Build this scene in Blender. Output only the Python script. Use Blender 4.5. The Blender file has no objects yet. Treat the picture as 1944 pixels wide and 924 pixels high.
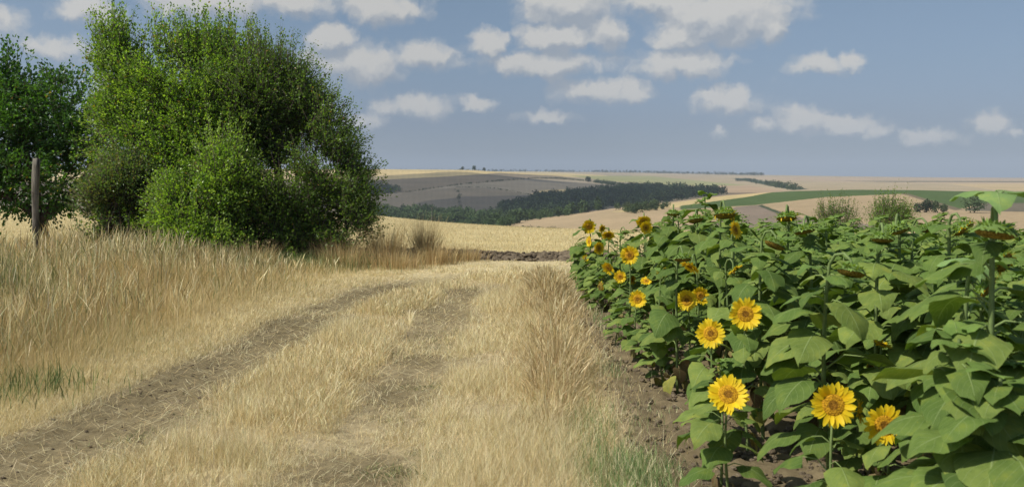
import bpy, math, random
import numpy as np
R = math.radians
rng = np.random.default_rng(7)
random.seed(7)
C = bpy.context.scene
COL = C.collection

# ------------------------------------------------------------------ camera
EYE, FP = 1.65, 1890.0          # eye height, focal length in pixels of a 1944 px wide frame
UC, VH = 972.0, 340.0           # centre column and eye-level row of that frame
cam = bpy.data.cameras.new('camera'); co = bpy.data.objects.new('camera', cam); COL.objects.link(co)
co.location = (0, 0, EYE); co.rotation_euler = (R(90), 0, 0)
cam.sensor_width = 36; cam.lens = 35.0; cam.shift_y = -(462 - VH) / 1944
cam.clip_start = 0.05; cam.clip_end = 60000
cam.dof.use_dof = True; cam.dof.focus_distance = 16; cam.dof.aperture_fstop = 5.6
C.camera = co
C.view_settings.view_transform = 'Standard'; C.view_settings.look = 'None'
C.view_settings.gamma = 1; C.view_settings.use_curve_mapping = False
C.view_settings.exposure = 0.0
C.render.engine = 'CYCLES'
C.cycles.max_bounces = 6; C.cycles.transparent_max_bounces = 6
C.cycles.volume_bounces = 0
C.cycles.sample_clamp_indirect = 4

# ------------------------------------------------------------------ sun and sky
SUN_AZ, SUN_EL = R(-112), R(50)          # azimuth from +Y towards +X; so from the left and a little behind the camera
sd = np.array([math.sin(SUN_AZ)*math.cos(SUN_EL), math.cos(SUN_AZ)*math.cos(SUN_EL), math.sin(SUN_EL)])
from mathutils import Vector
sun = bpy.data.lights.new('sun', 'SUN'); sun.energy = 4.9; sun.angle = R(0.53); sun.color = (1, .945, .85)
so = bpy.data.objects.new('sun', sun); COL.objects.link(so); so.location = (0, 0, 50)
so.rotation_euler = Vector(-sd).to_track_quat('-Z', 'Y').to_euler()

W = bpy.data.worlds.new('World'); C.world = W; W.use_nodes = True
def world():
    nt = W.node_tree; N = nt.nodes; L = nt.links; N.clear()
    def nd(t, **k):
        n = N.new(t)
        for a, b in k.items(): setattr(n, a, b)
        return n
    def m(op, a, b=None, c=None, clamp=False):
        n = nd('ShaderNodeMath', operation=op, use_clamp=clamp)
        for i, x in enumerate((a, b, c)):
            if x is None: continue
            if isinstance(x, (int, float)): n.inputs[i].default_value = x
            else: L.new(x, n.inputs[i])
        return n.outputs[0]
    def vm(op, a, b=None):
        n = nd('ShaderNodeVectorMath', operation=op)
        for i, x in enumerate((a, b)):
            if x is None: continue
            if isinstance(x, tuple): n.inputs[i].default_value = x
            else: L.new(x, n.inputs[i])
        return n.outputs[0]
    sky = nd('ShaderNodeTexSky', sky_type='NISHITA'); sky.sun_disc = False
    sky.sun_elevation = SUN_EL; sky.sun_rotation = SUN_AZ
    sky.air_density = 1.0; sky.dust_density = 2.2; sky.ozone_density = 2.2; sky.altitude = 100
    tc = nd('ShaderNodeTexCoord'); sp = nd('ShaderNodeSeparateXYZ'); L.new(tc.outputs['Generated'], sp.inputs[0])
    az = m('ARCTAN2', sp.outputs[0], sp.outputs[1]); el = m('ARCSINE', sp.outputs[2])
    cb = nd('ShaderNodeCombineXYZ'); L.new(m('MULTIPLY', az, FP/100), cb.inputs[0]); L.new(m('MULTIPLY', el, FP/100), cb.inputs[1])
    P = cb.outputs[0]
    # cumulus: (column, row, half width, half height, strength) of where each stands over the land
    cl = [(1080,5,125,62,1.15),(1055,70,92,36,1.1),(1150,60,45,45,.8),(925,82,46,30,.95),(1045,122,140,32,1),(960,120,60,18,.5),
          (1370,30,150,68,1.2),(1290,68,70,34,1),(1465,48,45,36,.9),(1300,122,115,36,1),(1240,0,60,30,.8),
          (1200,175,38,30,.95),(1130,172,95,30,.75),(1555,125,48,24,.62),(1612,116,30,18,.7),(1395,192,78,32,.66),(1345,180,35,20,.5),
          (1525,225,50,32,.8),(1600,236,70,18,.62),(1665,250,32,16,.55),(1730,260,25,15,.55),(1885,234,38,22,.7),(1928,250,28,13,.6),
          (1035,222,62,16,.55),(635,72,50,32,1),(670,122,115,48,.8),(800,105,80,36,.75),(1365,250,25,12,.4),
          (725,15,95,40,.85),(560,5,110,34,.85),(380,5,120,38,.9),(165,18,60,36,.75),(10,45,40,30,.6),(110,90,60,30,.6),(230,170,60,40,.5),
          (790,200,90,26,.6),(905,198,40,15,.55),(700,230,60,16,.4),(1780,262,45,12,.45),(1445,235,40,14,.4),
          (300,-260,300,120,1),(1500,-300,260,100,1),(900,-420,200,90,1),(2500,-50,200,90,1),(2400,160,120,40,.8),(-500,60,220,80,1),(-300,-300,200,90,1),(2900,-400,400,150,1)]
    nz = nd('ShaderNodeTexNoise'); nz.inputs['Scale'].default_value = 3.2; nz.inputs['Detail'].default_value = 5; nz.inputs['Roughness'].default_value = .55
    L.new(P, nz.inputs['Vector'])
    off = vm('MULTIPLY', vm('SUBTRACT', nz.outputs['Color'], (.5, .5, .5)), (.55, .4, 0))
    PD = vm('ADD', P, off)
    def field(p, acc0=None):
        spl = nd('ShaderNodeSeparateXYZ'); L.new(p, spl.inputs[0]); acc = None; link = acc0
        for (u, v, rx, ry, s) in cl:
            cx = math.atan((u-UC)/FP)*FP/100; cy = math.atan((VH-v)/FP*math.cos(cx*100/FP))*FP/100; rx /= 100; ry /= 100
            q = nd('ShaderNodeCombineXYZ'); L.new(spl.outputs[0], q.inputs[0]); L.new(spl.outputs[1], q.inputs[1])
            if link is not None: L.new(link, q.inputs[2])        # z carries the running value and keeps the chain in order
            mp = nd('ShaderNodeMapping'); mp.inputs['Scale'].default_value = (1/rx, 1/ry, 0); mp.inputs['Location'].default_value = (-cx/rx, -cy/ry, 0)
            L.new(q.outputs[0], mp.inputs['Vector'])
            ln = nd('ShaderNodeVectorMath', operation='LENGTH'); L.new(mp.outputs[0], ln.inputs[0])
            f = m('MULTIPLY_ADD', ln.outputs['Value'], -s, s)
            acc = f if acc is None else m('SMOOTH_MAX', acc, f, .12)
            link = acc
        return acc
    F = field(PD)
    F2 = field(vm('ADD', PD, (-.08, .26, 0)), F)
    def fbm(p, sc, det):
        n = nd('ShaderNodeTexNoise'); n.inputs['Scale'].default_value = sc; n.inputs['Detail'].default_value = det; n.inputs['Roughness'].default_value = .5
        L.new(p, n.inputs['Vector']); return n.outputs['Fac']
    n1 = fbm(PD, 1.7, 6); n2 = fbm(vm('ADD', PD, (-.07, .14, 0)), 1.7, 6)
    dens = m('ADD', m('ADD', F, .14), m('MULTIPLY', m('SUBTRACT', n1, .5), 1.3))
    mr = nd('ShaderNodeMapRange', interpolation_type='SMOOTHSTEP'); L.new(dens, mr.inputs[0])
    mr.inputs[1].default_value = .03; mr.inputs[2].default_value = .58; mr.inputs[4].default_value = .93
    alpha = mr.outputs[0]
    sh = m('ADD', m('MULTIPLY', m('SUBTRACT', F, F2), 1.5), m('MULTIPLY', m('SUBTRACT', n1, n2), 2.8))
    sh = m('ADD', sh, .58, clamp=True)
    mx = nd('ShaderNodeMix', data_type='RGBA'); L.new(sh, mx.inputs[0])
    mx.inputs[6].default_value = (3.7, 4.15, 4.75, 1); mx.inputs[7].default_value = (7.0, 6.85, 6.5, 1)
    # sky colour grade: the deep milky blue of a hot dry afternoon
    hs = nd('ShaderNodeHueSaturation'); hs.inputs['Saturation'].default_value = .74; hs.inputs['Value'].default_value = 1
    L.new(sky.outputs[0], hs.inputs['Color'])
    gr = nd('ShaderNodeMix', data_type='RGBA', blend_type='MULTIPLY'); gr.inputs[0].default_value = 1
    L.new(hs.outputs[0], gr.inputs[6])
    rp = nd('ShaderNodeValToRGB'); L.new(m('MULTIPLY', el, 1.0, clamp=True), rp.inputs[0])
    e = rp.color_ramp.elements
    stops = [(0, (1.5, 1.92, 2.3)), (.011, (1.2, 1.5, 1.95)), (.026, (.98, 1.17, 1.5)), (.053, (.81, .95, 1.28)), (.106, (.77, .91, 1.12)), (.18, (.76, .90, 1.03)), (.5, (.75, .88, 1.0))]
    while len(e) < len(stops): e.new(.5)
    for x_, (p_, c_) in zip(e, stops): x_.position = p_; x_.color = tuple(k_/2.5 for k_ in c_)+(1,)
    sc = nd('ShaderNodeVectorMath', operation='SCALE'); L.new(rp.outputs[0], sc.inputs[0]); sc.inputs['Scale'].default_value = 2.5
    L.new(sc.outputs[0], gr.inputs[7])
    fm = nd('ShaderNodeMix', data_type='RGBA'); L.new(alpha, fm.inputs[0]); L.new(gr.outputs[2], fm.inputs[6]); L.new(mx.outputs[2], fm.inputs[7])
    bg = nd('ShaderNodeBackground'); bg.inputs['Strength'].default_value = .09; L.new(fm.outputs[2], bg.inputs[0])
    out = nd('ShaderNodeOutputWorld'); L.new(bg.outputs[0], out.inputs[0])
world()
try:
    W.cycles.sampling_method = 'MANUAL'; W.cycles.sample_map_resolution = 256
except Exception: pass

# ------------------------------------------------------------------ helpers
def _hash(ix, iy, s):
    h = (ix.astype(np.int64)*374761393 + iy.astype(np.int64)*668265263 + s*1442695041) & 0xffffffff
    h = ((h ^ (h >> 13))*1274126177) & 0xffffffff
    return ((h ^ (h >> 16)) & 0xffff)/65535.0
def vnoise(x, y, s=0):
    ix = np.floor(x); iy = np.floor(y); fx = x-ix; fy = y-iy; fx = fx*fx*(3-2*fx); fy = fy*fy*(3-2*fy)
    a = _hash(ix, iy, s); b = _hash(ix+1, iy, s); c = _hash(ix, iy+1, s); d = _hash(ix+1, iy+1, s)
    return (a*(1-fx)+b*fx)*(1-fy)+(c*(1-fx)+d*fx)*fy
def fbm(x, y, s=0, o=4):
    r = 0; a = .5
    for k in range(o):
        r = r+a*vnoise(x*2**k+k*17.3, y*2**k-k*9.1, s+k); a *= .5
    return r/(1-.5**o)
def sst(a, b, x):
    t = np.clip((x-a)/(b-a), 0, 1); return t*t*(3-2*t)

def mesh(name, V, Fs, mat=None, col=None, uv=None, smooth=False, fmat=None):
    """V (n,3); Fs one index array (m,k) or a list of them"""
    V = np.asarray(V, np.float32)
    if not isinstance(Fs, list): Fs = [Fs]
    Fs = [np.asarray(f, np.int32) for f in Fs if len(f)]
    loops = np.concatenate([f.ravel() for f in Fs]); tot = np.concatenate([np.full(len(f), f.shape[1], np.int32) for f in Fs])
    st = np.concatenate([[0], np.cumsum(tot)[:-1]]).astype(np.int32)
    me = bpy.data.meshes.new(name)
    me.vertices.add(len(V)); me.vertices.foreach_set('co', V.ravel())
    me.loops.add(len(loops)); me.loops.foreach_set('vertex_index', loops)
    me.polygons.add(len(tot)); me.polygons.foreach_set('loop_start', st)
    me.update(calc_edges=True)
    if col is not None:
        a = me.color_attributes.new('Col', 'FLOAT_COLOR', 'POINT')
        c = np.ones((len(V), 4), np.float32); c[:, :3] = col; a.data.foreach_set('color', c.ravel())
    if uv is not None:
        l = me.uv_layers.new(name='UVMap'); l.data.foreach_set('uv', np.asarray(uv, np.float32)[loops].ravel())
    if mat is not None:
        for mm in (mat if isinstance(mat, list) else [mat]): me.materials.append(mm)
    if fmat is not None: me.polygons.foreach_set('material_index', np.asarray(fmat, np.int32))
    me.polygons.foreach_set('use_smooth', np.full(len(tot), smooth))
    me.validate(); me.update()
    return me
def put(name, me, parent=None, loc=(0, 0, 0)):
    o = bpy.data.objects.new(name, me); COL.objects.link(o); o.location = loc
    if parent: o.parent = parent
    return o
def tag(o, label=None, cat=None, group=None, kind=None):
    for k, v in (('label', label), ('category', cat), ('group', group), ('kind', kind)):
        if v: o[k] = v
    return o
def empty(name, loc=(0, 0, 0), rz=0):
    o = bpy.data.objects.new(name, None); COL.objects.link(o); o.location = loc; o.rotation_euler = (0, 0, rz); o.empty_display_size = .1
    return o

def material(name, build):
    m = bpy.data.materials.new(name); m.use_nodes = True; nt = m.node_tree; nt.nodes.clear()
    out = nt.nodes.new('ShaderNodeOutputMaterial')
    s = build(nt); nt.links.new(s, out.inputs[0]); return m
def N_(nt, t, **k):
    n = nt.nodes.new(t)
    for a, b in k.items():
        setattr(n, a, b)
    return n
def noise(nt, scale, det=4, vec='Object', sc3=None, rough=.55):
    tc = N_(nt, 'ShaderNodeTexCoord'); n = N_(nt, 'ShaderNodeTexNoise')
    n.inputs['Scale'].default_value = scale; n.inputs['Detail'].default_value = det; n.inputs['Roughness'].default_value = rough
    if sc3:
        mp = N_(nt, 'ShaderNodeMapping'); mp.inputs['Scale'].default_value = sc3
        nt.links.new(tc.outputs[vec], mp.inputs[0]); nt.links.new(mp.outputs[0], n.inputs['Vector'])
    else: nt.links.new(tc.outputs[vec], n.inputs['Vector'])
    return n.outputs['Fac']
def ramp(nt, fac, pts):
    r = N_(nt, 'ShaderNodeValToRGB'); nt.links.new(fac, r.inputs[0]); e = r.color_ramp.elements
    while len(e) < len(pts): e.new(.5)
    for x, (p, c) in zip(e, pts): x.position = p; x.color = tuple(c)+(1,)
    return r.outputs[0]
def mul(nt, a, b):
    n = N_(nt, 'ShaderNodeMix', data_type='RGBA', blend_type='MULTIPLY'); n.inputs[0].default_value = 1
    for i, x in ((6, a), (7, b)):
        if isinstance(x, tuple): n.inputs[i].default_value = x+(1,)
        else: nt.links.new(x, n.inputs[i])
    return n.outputs[2]
def attr(nt, name='Col'):
    a = N_(nt, 'ShaderNodeAttribute'); a.attribute_name = name; return a.outputs['Color']
def princ(nt, color, rough=.8, bump=None, bs=.3, bd=.02, spec=.3):
    p = N_(nt, 'ShaderNodeBsdfPrincipled'); p.inputs['Roughness'].default_value = rough
    p.inputs['Specular IOR Level'].default_value = spec
    if isinstance(color, tuple): p.inputs['Base Color'].default_value = color+(1,)
    else: nt.links.new(color, p.inputs['Base Color'])
    if bump is not None:
        b = N_(nt, 'ShaderNodeBump'); b.inputs['Strength'].default_value = bs; b.inputs['Distance'].default_value = bd
        nt.links.new(bump, b.inputs['Height']); nt.links.new(b.outputs[0], p.inputs['Normal'])
    return p.outputs[0]
def leafy(nt, color, trans=.3, rough=.6, spec=.25, tint=(1.2, 1.25, .5), bump=None):
    p = princ(nt, color, rough, spec=spec, bump=bump, bs=.5, bd=.004)
    t = N_(nt, 'ShaderNodeBsdfTranslucent'); nt.links.new(mul(nt, color, tint), t.inputs[0])
    mx = N_(nt, 'ShaderNodeMixShader'); mx.inputs[0].default_value = trans
    nt.links.new(p, mx.inputs[1]); nt.links.new(t.outputs[0], mx.inputs[2]); return mx.outputs[0]

M = {}
def _ground(nt):
    fine = noise(nt, 9, 8); big = noise(nt, .6, 5)
    c = mul(nt, attr(nt), ramp(nt, fine, [(.3, (.72, .70, .68)), (.7, (1.25, 1.25, 1.25))]))
    c = mul(nt, c, ramp(nt, big, [(.3, (.88, .88, .88)), (.7, (1.1, 1.1, 1.1))]))
    # broad mottling for the far fields
    far = noise(nt, .012, 6)
    c = mul(nt, c, ramp(nt, far, [(.3, (.86, .88, .86)), (.7, (1.12, 1.1, 1.1))]))
    return princ(nt, c, .95, noise(nt, 22, 8, rough=.7), .6, .03, .1)
M['ground'] = material('ground', _ground)
M['dry'] = material('dry_grass', lambda nt: leafy(nt, attr(nt), .25, .7, .2, (1.05, 1, .8)))
M['leaf'] = material('tree_leaf', lambda nt: leafy(nt, attr(nt), .42, .42, .5, (1.4, 1.5, .5)))
M['far_leaf'] = material('far_leaf', lambda nt: leafy(nt, attr(nt), .15, .8, .1))
def _bark(nt):
    f = noise(nt, 14, 6, sc3=(1, 1, .25))
    return princ(nt, ramp(nt, f, [(.3, (.035, .028, .02)), (.7, (.13, .1, .075))]), .9, f, .8, .02)
M['bark'] = material('bark', _bark)
def _post(nt):
    f = noise(nt, 18, 8, sc3=(1, 1, .12)); g = noise(nt, 3, 4)
    c = mul(nt, ramp(nt, f, [(.36, (.035, .028, .02)), (.5, (.17, .15, .12)), (.72, (.30, .275, .22))]), ramp(nt, g, [(.3, (.8, .8, .8)), (.7, (1.1, 1.1, 1.1))]))
    return princ(nt, c, .9, f, .9, .02)
M['post'] = material('weathered_wood', _post)
def _sleaf(nt):
    uv = N_(nt, 'ShaderNodeTexCoord'); sp = N_(nt, 'ShaderNodeSeparateXYZ'); nt.links.new(uv.outputs['UV'], sp.inputs[0])
    def m(op, a, b=None, c=None, cl=False):
        n = N_(nt, 'ShaderNodeMath', operation=op, use_clamp=cl)
        for i, x in enumerate((a, b, c)):
            if x is None: continue
            if isinstance(x, (int, float)): n.inputs[i].default_value = x
            else: nt.links.new(x, n.inputs[i])
        return n.outputs[0]
    au = m('ABSOLUTE', m('SUBTRACT', sp.outputs[0], .5))
    mid = m('SUBTRACT', 1, m('DIVIDE', au, .022), cl=True)
    ph = m('FRACT', m('MULTIPLY', m('SUBTRACT', sp.outputs[1], m('MULTIPLY', au, .75)), 6.5))
    side = m('MULTIPLY', m('SUBTRACT', 1, m('DIVIDE', m('ABSOLUTE', m('SUBTRACT', ph, .5)), .07), cl=True), .55)
    vein = m('MAXIMUM', mid, side)
    mx = N_(nt, 'ShaderNodeMix', data_type='RGBA'); nt.links.new(m('MULTIPLY', vein, .62), mx.inputs[0])
    base = mul(nt, attr(nt), ramp(nt, noise(nt, 13, 6, rough=.65), [(.3, (.7, .76, .7)), (.55, (1.05, 1.03, 1.0)), (.72, (1.5, 1.25, .95))]))
    base = mul(nt, base, ramp(nt, noise(nt, 60, 3), [(.70, (1, 1, 1)), (.76, (1.9, 1.3, .6))]))
    nt.links.new(base, mx.inputs[6]); mx.inputs[7].default_value = (.30, .38, .16, 1)
    return leafy(nt, mx.outputs[2],   .22, .7, .12, (1.2, 1.35, .4), bump=m('SUBTRACT', noise(nt, 40, 3), vein))
M['sleaf'] = material('sunflower_leaf', _sleaf)
M['petal'] = material('petal', lambda nt: leafy(nt, attr(nt), .3, .55, .2, (1.1, .95, .3)))
def _disk(nt):
    f = noise(nt, 160, 3)
    return princ(nt, mul(nt, attr(nt), ramp(nt, f, [(.35, (.5, .42, .35)), (.65, (1.5, 1.45, 1.3))])), .9, f, 1, .006, .1)
M['disk'] = material('flower_disk', _disk)
M['stem'] = material('stem', lambda nt: princ(nt, mul(nt, attr(nt), ramp(nt, noise(nt, 30, 3), [(.3, (.8, .8, .8)), (.7, (1.15, 1.15, 1.15))])), .7, spec=.2))
M['soil'] = material('dark_soil', lambda nt: princ(nt, ramp(nt, noise(nt, 9, 7), [(.3, (.075, .057, .038)), (.7, (.22, .175, .118))]), .95, noise(nt, 25, 8), 1, .04, .1))

# ------------------------------------------------------------------ terrain
DR = np.array([0.1, 23, 50, 80, 250, 450, 700, 850, 1000, 1500, 2200, 3500, 5500, 9000, 20000])
def vz0(d, z=0): return VH+FP*(EYE-z)/d
UK = np.array([-900, 0, 700, 850, 900, 950, 1000, 1050, 1110, 1160, 1250, 1300, 1380, 1450, 1500, 1620, 1750, 1944, 3000.])
def row(*kv):                                   # (u, v) pairs -> v at UK
    a = np.array(kv, float); return np.interp(UK, a[:, 0], a[:, 1])
VR = {
 80: row((0, 392), (700, 407), (850, 424), (1000, 437), (1110, 444), (1300, 450), (1944, 452), (3000, 452)),
 250: row((0, 540), (950, 540), (1110, 470), (1300, 456), (1944, 452)),
 450: row((0, 455), (900, 450), (950, 444), (1000, 438), (1110, 428), (1160, 420), (1300, 408), (1500, 398), (1944, 402)),
 700: row((0, 432), (900, 432), (950, 424), (1050, 411), (1110, 403), (1160, 396), (1250, 386), (1380, 370), (1500, 363), (1620, 360), (1750, 361), (1944, 366)),
 850: row((0, 420), (900, 420), (950, 424), (1160, 408), (1250, 396), (1380, 380), (1620, 369), (1944, 374)),
 1000: row((0, 405), (900, 404), (960, 404), (1160, 400), (1250, 386), (1380, 372), (1500, 366), (1944, 372)),
 1500: row((0, 356), (720, 356), (900, 358), (1000, 361), (1160, 362), (1380, 358), (1500, 353), (1944, 353)),
 2200: row((0, 320.5), (720, 321), (900, 323), (1000, 330), (1100, 336), (1200, 340), (1300, 344), (1400, 345), (1944, 345)),
 3500: row((0, 323), (720, 324), (1000, 331), (1200, 332), (1300, 334), (1450, 334), (1700, 338), (1944, 342)),
 5500: row((0, 322), (720, 322.5), (900, 325), (1200, 327), (1450, 332), (1700, 336), (1944, 337.5)),
 9000: row((0, 324), (1200, 329), (1450, 334), (1944, 338.5)),
 20000: row((0, 336), (1944, 340)),
}
RDS = sorted(VR)
def terrain_z(x, y):
    """ground height at world x, y (numpy)"""
    x = np.asarray(x, float); y = np.asarray(y, float)
    d = np.maximum(y, 1.0); u = UC+FP*x/np.maximum(d, 20)
    u = np.clip(u, -900, 3000)
    cols = np.stack([EYE-(np.interp(u, UK, VR[r])-VH)/FP*r for r in RDS])        # heights on each ring
    lg = np.log(np.array(RDS, float)); q = np.log(np.clip(d, 80, 20000))
    i = np.clip(np.searchsorted(lg, q, side='right')-1, 0, len(lg)-2)
    t = (q-lg[i])/(lg[i+1]-lg[i])
    # Catmull-like smoothing kept mild: blend of linear and smoothstep in row space
    idx = np.arange(x.size).reshape(x.shape)
    flat = cols.reshape(len(RDS), -1); ii = i.ravel(); jj = np.arange(ii.size)
    ra = np.array(RDS, float)[ii]; rb = np.array(RDS, float)[ii+1]
    va = (EYE-flat[ii, jj])/ra; vb = (EYE-flat[ii+1, jj])/rb; tt = t.ravel()
    ts = .65*tt+.35*tt*tt*(3-2*tt)
    zf = (EYE-(va*(1-ts)+vb*ts)*d.ravel()).reshape(x.shape)
    zc = cols[0]                                         # height on the 80 m crest
    tn = np.clip((d-22)/(80-22), 0, 1)
    zn = zc*tn**1.55
    z = np.where(d < 80, zn, zf)
    # gentle undulation, ruts and mounding near by
    near = 1-sst(20, 40, d)
    z = z+near*(fbm(x*.7, y*.7, 3)-.5)*.07
    z = z-near*.05*np.exp(-((x-XL(y))/.35)**2)-near*.035*np.exp(-((x-XR(y))/.35)**2)
    z = z+near*.12*sst(-3.6, -7, x)*sst(4, 14, y)
    z = z+sst(1000, 1600, d)*(fbm(x*.004, y*.004, 5)-.5)*d*.0013*(1-sst(4000, 6000, d))
    return z
def XL(y): return np.interp(y, [0, 5.5, 8, 10, 12.7, 14.8, 16.8, 18.3, 19.5], [-3.2, -2.85, -2.63, -2.5, -2.37, -1.97, -1.1, .3, 2.2])
def BARE(x, y):                                  # worn bare patches of the second rut
    r = 0
    for cx, cy, rx, ry in ((-.88, 5.5, .42, .55), (-.88, 7.7, .36, .6), (-.84, 9.2, .25, .35), (-.8, 12.3, .42, .55), (-.6, 14.6, .6, .5)): r = r+np.exp(-(((x-cx)/rx)**2+((y-cy)/ry)**2)**1.5)
    return np.clip(r*1.15, 0, 1)
def WL(y): return np.interp(y, [5, 8, 12, 16], [.62, .50, .44, .5])
def XR(y): return np.interp(y, [0, 5.5, 12, 14, 15.3, 16.4, 17.2], [-.83, -.83, -.84, -.72, -.1, 1.2, 2.6])
def XB(y): return np.interp(y, [0, 5, 7.8, 12.5, 15, 17.3, 19.5, 20.5], [-4.0, -3.75, -3.3, -2.95, -2.65, -2.15, -1.3, -1.0])

s_in = np.arange(-.62, .6201, .0021)
outer = np.array([.65, .7, .78, .9, 1.05, 1.3, 1.7, 2.3, 3.2])
S = np.concatenate([-outer[::-1], s_in, outer])
def geo(a, b, k): return list(np.exp(np.arange(math.log(a), math.log(b), k)))
yy = np.array(geo(2, 32, .0045)+geo(32, 90, .006)+geo(90, 450, .02)+geo(450, 2400, .0055)+geo(2400, 7500, .012)+geo(7500, 20008, .05)+[20008.])-8
X = S[None, :]*(yy[:, None]+8); Y = np.repeat(yy[:, None], len(S), 1)
Z = terrain_z(X, Y)
# clods and crumbs of the tilled strip, and of the ruts
tilled = sst(.62, .86, X)*(1-sst(17.5, 18.5, Y))
fineband = 1-sst(18, 26, Y)
Z += fineband*(tilled*.05+.008)*(fbm(X*9, Y*9, 11, 3)-.5)*1.6
G = lambda *c: np.array(c, float)
colr = np.zeros(X.shape+(3,)); colr[:] = G(.40, .31, .165)
def mixc(mask, c):
    global colr
    colr = colr*(1-mask[..., None])+np.asarray(c)*mask[..., None]
nA = fbm(X*2.2, Y*2.2, 21); nB = fbm(X*.5, Y*.5, 31); nC = fbm(X*6, Y*6, 41, 3)
litter = G(.46, .375, .225); soilc = G(.205, .165, .092); straw = G(.60, .50, .29)
mixc(np.ones(X.shape), litter)
lr = np.exp(-(np.abs(X-XL(Y))/(WL(Y)+.25*(nA-.5)))**4)*(Y < 19); mixc(np.clip(lr*1.2, 0, 1), soilc)
rr = np.exp(-(np.abs(X-XR(Y))/(.42+.6*(nA-.5)))**4)*(Y < 17); mixc(np.clip(rr*(.3+.5*sst(.46, .58, fbm(X*.9, Y*.6, 91, 3))), 0, 1), soilc*1.05); mixc(BARE(X+.25*(nA-.5), Y+.5*(nA-.5)), soilc*1.06)
mixc(tilled, G(.185, .146, .085))
mixc(sst(15.5, 17.5, Y)*(1-sst(20, 21, Y))*(1-tilled)*.8, straw)
mixc(sst(20.2, 20.8, Y), G(.22, .17, .115)); mixc(sst(21.8, 22.3, Y+.3*(nA-.5)), G(.54, .44, .225))
# stubble rows run across the slope
st = .5+.5*np.sin(Y*2.1+.05*X+1.5*nB); mixc(sst(22, 23, Y)*(Y < 90)*.28*sst(.5, .9, fbm(X*.05, Y*.6, 77)+.25*st), G(.40, .29, .14))
d = np.maximum(Y, 1); U = UC+FP*X/d; V = VH+FP*(EYE-Z)/d
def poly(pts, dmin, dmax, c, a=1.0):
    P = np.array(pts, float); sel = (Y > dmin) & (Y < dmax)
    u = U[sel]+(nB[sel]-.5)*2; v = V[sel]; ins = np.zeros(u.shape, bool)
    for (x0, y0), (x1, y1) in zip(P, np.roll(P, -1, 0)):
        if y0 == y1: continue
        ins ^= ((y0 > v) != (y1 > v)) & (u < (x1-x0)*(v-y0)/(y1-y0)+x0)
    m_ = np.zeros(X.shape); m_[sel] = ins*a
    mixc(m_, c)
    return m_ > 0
tan1 = G(.36, .27, .16); beige = G(.37, .30, .19); gold = G(.52, .41, .20); olive = G(.28, .28, .13); green = G(.075, .115, .035); dgreen = G(.05, .07, .035); greyb = G(.30, .255, .18)
mixc((Y > 95).astype(float), beige)
mixc(((Y > 80) & (Y < 460) & (U < 1000)).astype(float), G(.12, .14, .06))
mixc(((Y > 300) & (Y < 800) & (U < 960)).astype(float), G(.12, .14, .06))
mixc(((Y > 200) & (Y < 800) & (U >= 960)).astype(float), G(.37, .28, .165))
mixc(((Y > 780) & (Y < 1020) & (U < 1400)).astype(float), G(.1, .12, .05))
mixc(((Y >= 1000) & (Y < 3600) & (U < 1200)).astype(float), greyb)
poly([(-900, 300), (900, 300), (960, 320), (1100, 330), (1300, 343), (1180, 346), (1100, 337), (948, 328.5), (850, 335), (730, 341), (-900, 350)], 1000, 6000, gold)
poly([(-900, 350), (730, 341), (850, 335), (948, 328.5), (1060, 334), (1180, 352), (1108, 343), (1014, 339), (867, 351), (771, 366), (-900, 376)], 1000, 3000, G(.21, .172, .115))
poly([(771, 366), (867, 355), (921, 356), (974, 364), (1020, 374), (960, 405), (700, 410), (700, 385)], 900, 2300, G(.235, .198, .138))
poly([(1006, 369), (1028, 361), (1078, 359), (1110, 362), (1050, 366), (1018, 374)], 900, 2300, gold)
poly([(1080, 333.5), (1235, 334), (1418, 352), (1350, 355), (1300, 353), (1147, 343)], 1200, 4500, olive)
poly([(1300, 353), (1418, 352), (1500, 362), (1400, 370), (1340, 362)], 900, 3000, G(.38, .28, .18))
poly([(1391, 339), (1420, 338), (1535, 359), (1505, 361)], 900, 6000, dgreen)
poly([(1400, 336), (1944, 338), (2600, 338), (2600, 352), (1944, 350), (1560, 345), (1440, 340)], 1800, 7000, G(.40, .31, .21))
poly([(1560, 343.5), (1944, 344), (2600, 344), (2600, 345.5), (1944, 345.6), (1700, 345.4)], 1800, 5000, G(.09, .1, .06))
poly([(1800, 349), (2600, 347), (2600, 362), (1900, 362)], 900, 3000, G(.45, .35, .2))
# the nearer hill to the right: gold rim, green maize, tan and ploughed fields
poly([(1160, 402), (1250, 389), (1380, 372), (1480, 362), (1480, 366), (1300, 392), (1200, 402)], 500, 760, gold*.95)
poly([(1290, 391), (1418, 374), (1490, 360), (1613, 355), (1809, 355), (3000, 350), (3000, 400), (1871, 385), (1818, 397), (1711, 368), (1569, 374), (1435, 389), (1290, 398)], 300, 790, green)
poly([(1711, 367.5), (1722, 367), (1830, 398), (1812, 399)], 300, 790, G(.16, .13, .08))
poly([(1871, 385), (3000, 390), (3000, 420), (1830, 400)], 300, 790, G(.15, .13, .09))
poly([(1395, 393), (1440, 389), (1500, 411), (1700, 430), (1500, 450), (1350, 430)], 240, 700, G(.22, .175, .13))
poly([(1438, 390), (1446, 388.5), (1500, 409), (1488, 410)], 240, 700, dgreen)
rows_ = (Y > 1000) & (Y < 2300) & (U < 1100); colr[rows_] *= (1+.05*np.sin(U*1.0+nB*4)+.06*(vnoise(U*.35, V*.12, 9)-.5))[rows_][:, None]
rows_ = (Y > 250) & (Y < 780); colr[rows_] *= (1+.10*(vnoise(U*.06+V*.5, V*.9-U*.05, 12)-.5))[rows_][:, None]
rows_ = Y > 2000; colr[rows_] *= (1+.14*(vnoise(U*.012, V*.8, 15)-.5))[rows_][:, None]
nr, nc = X.shape
idx = np.arange(nr*nc).reshape(nr, nc)
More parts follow.
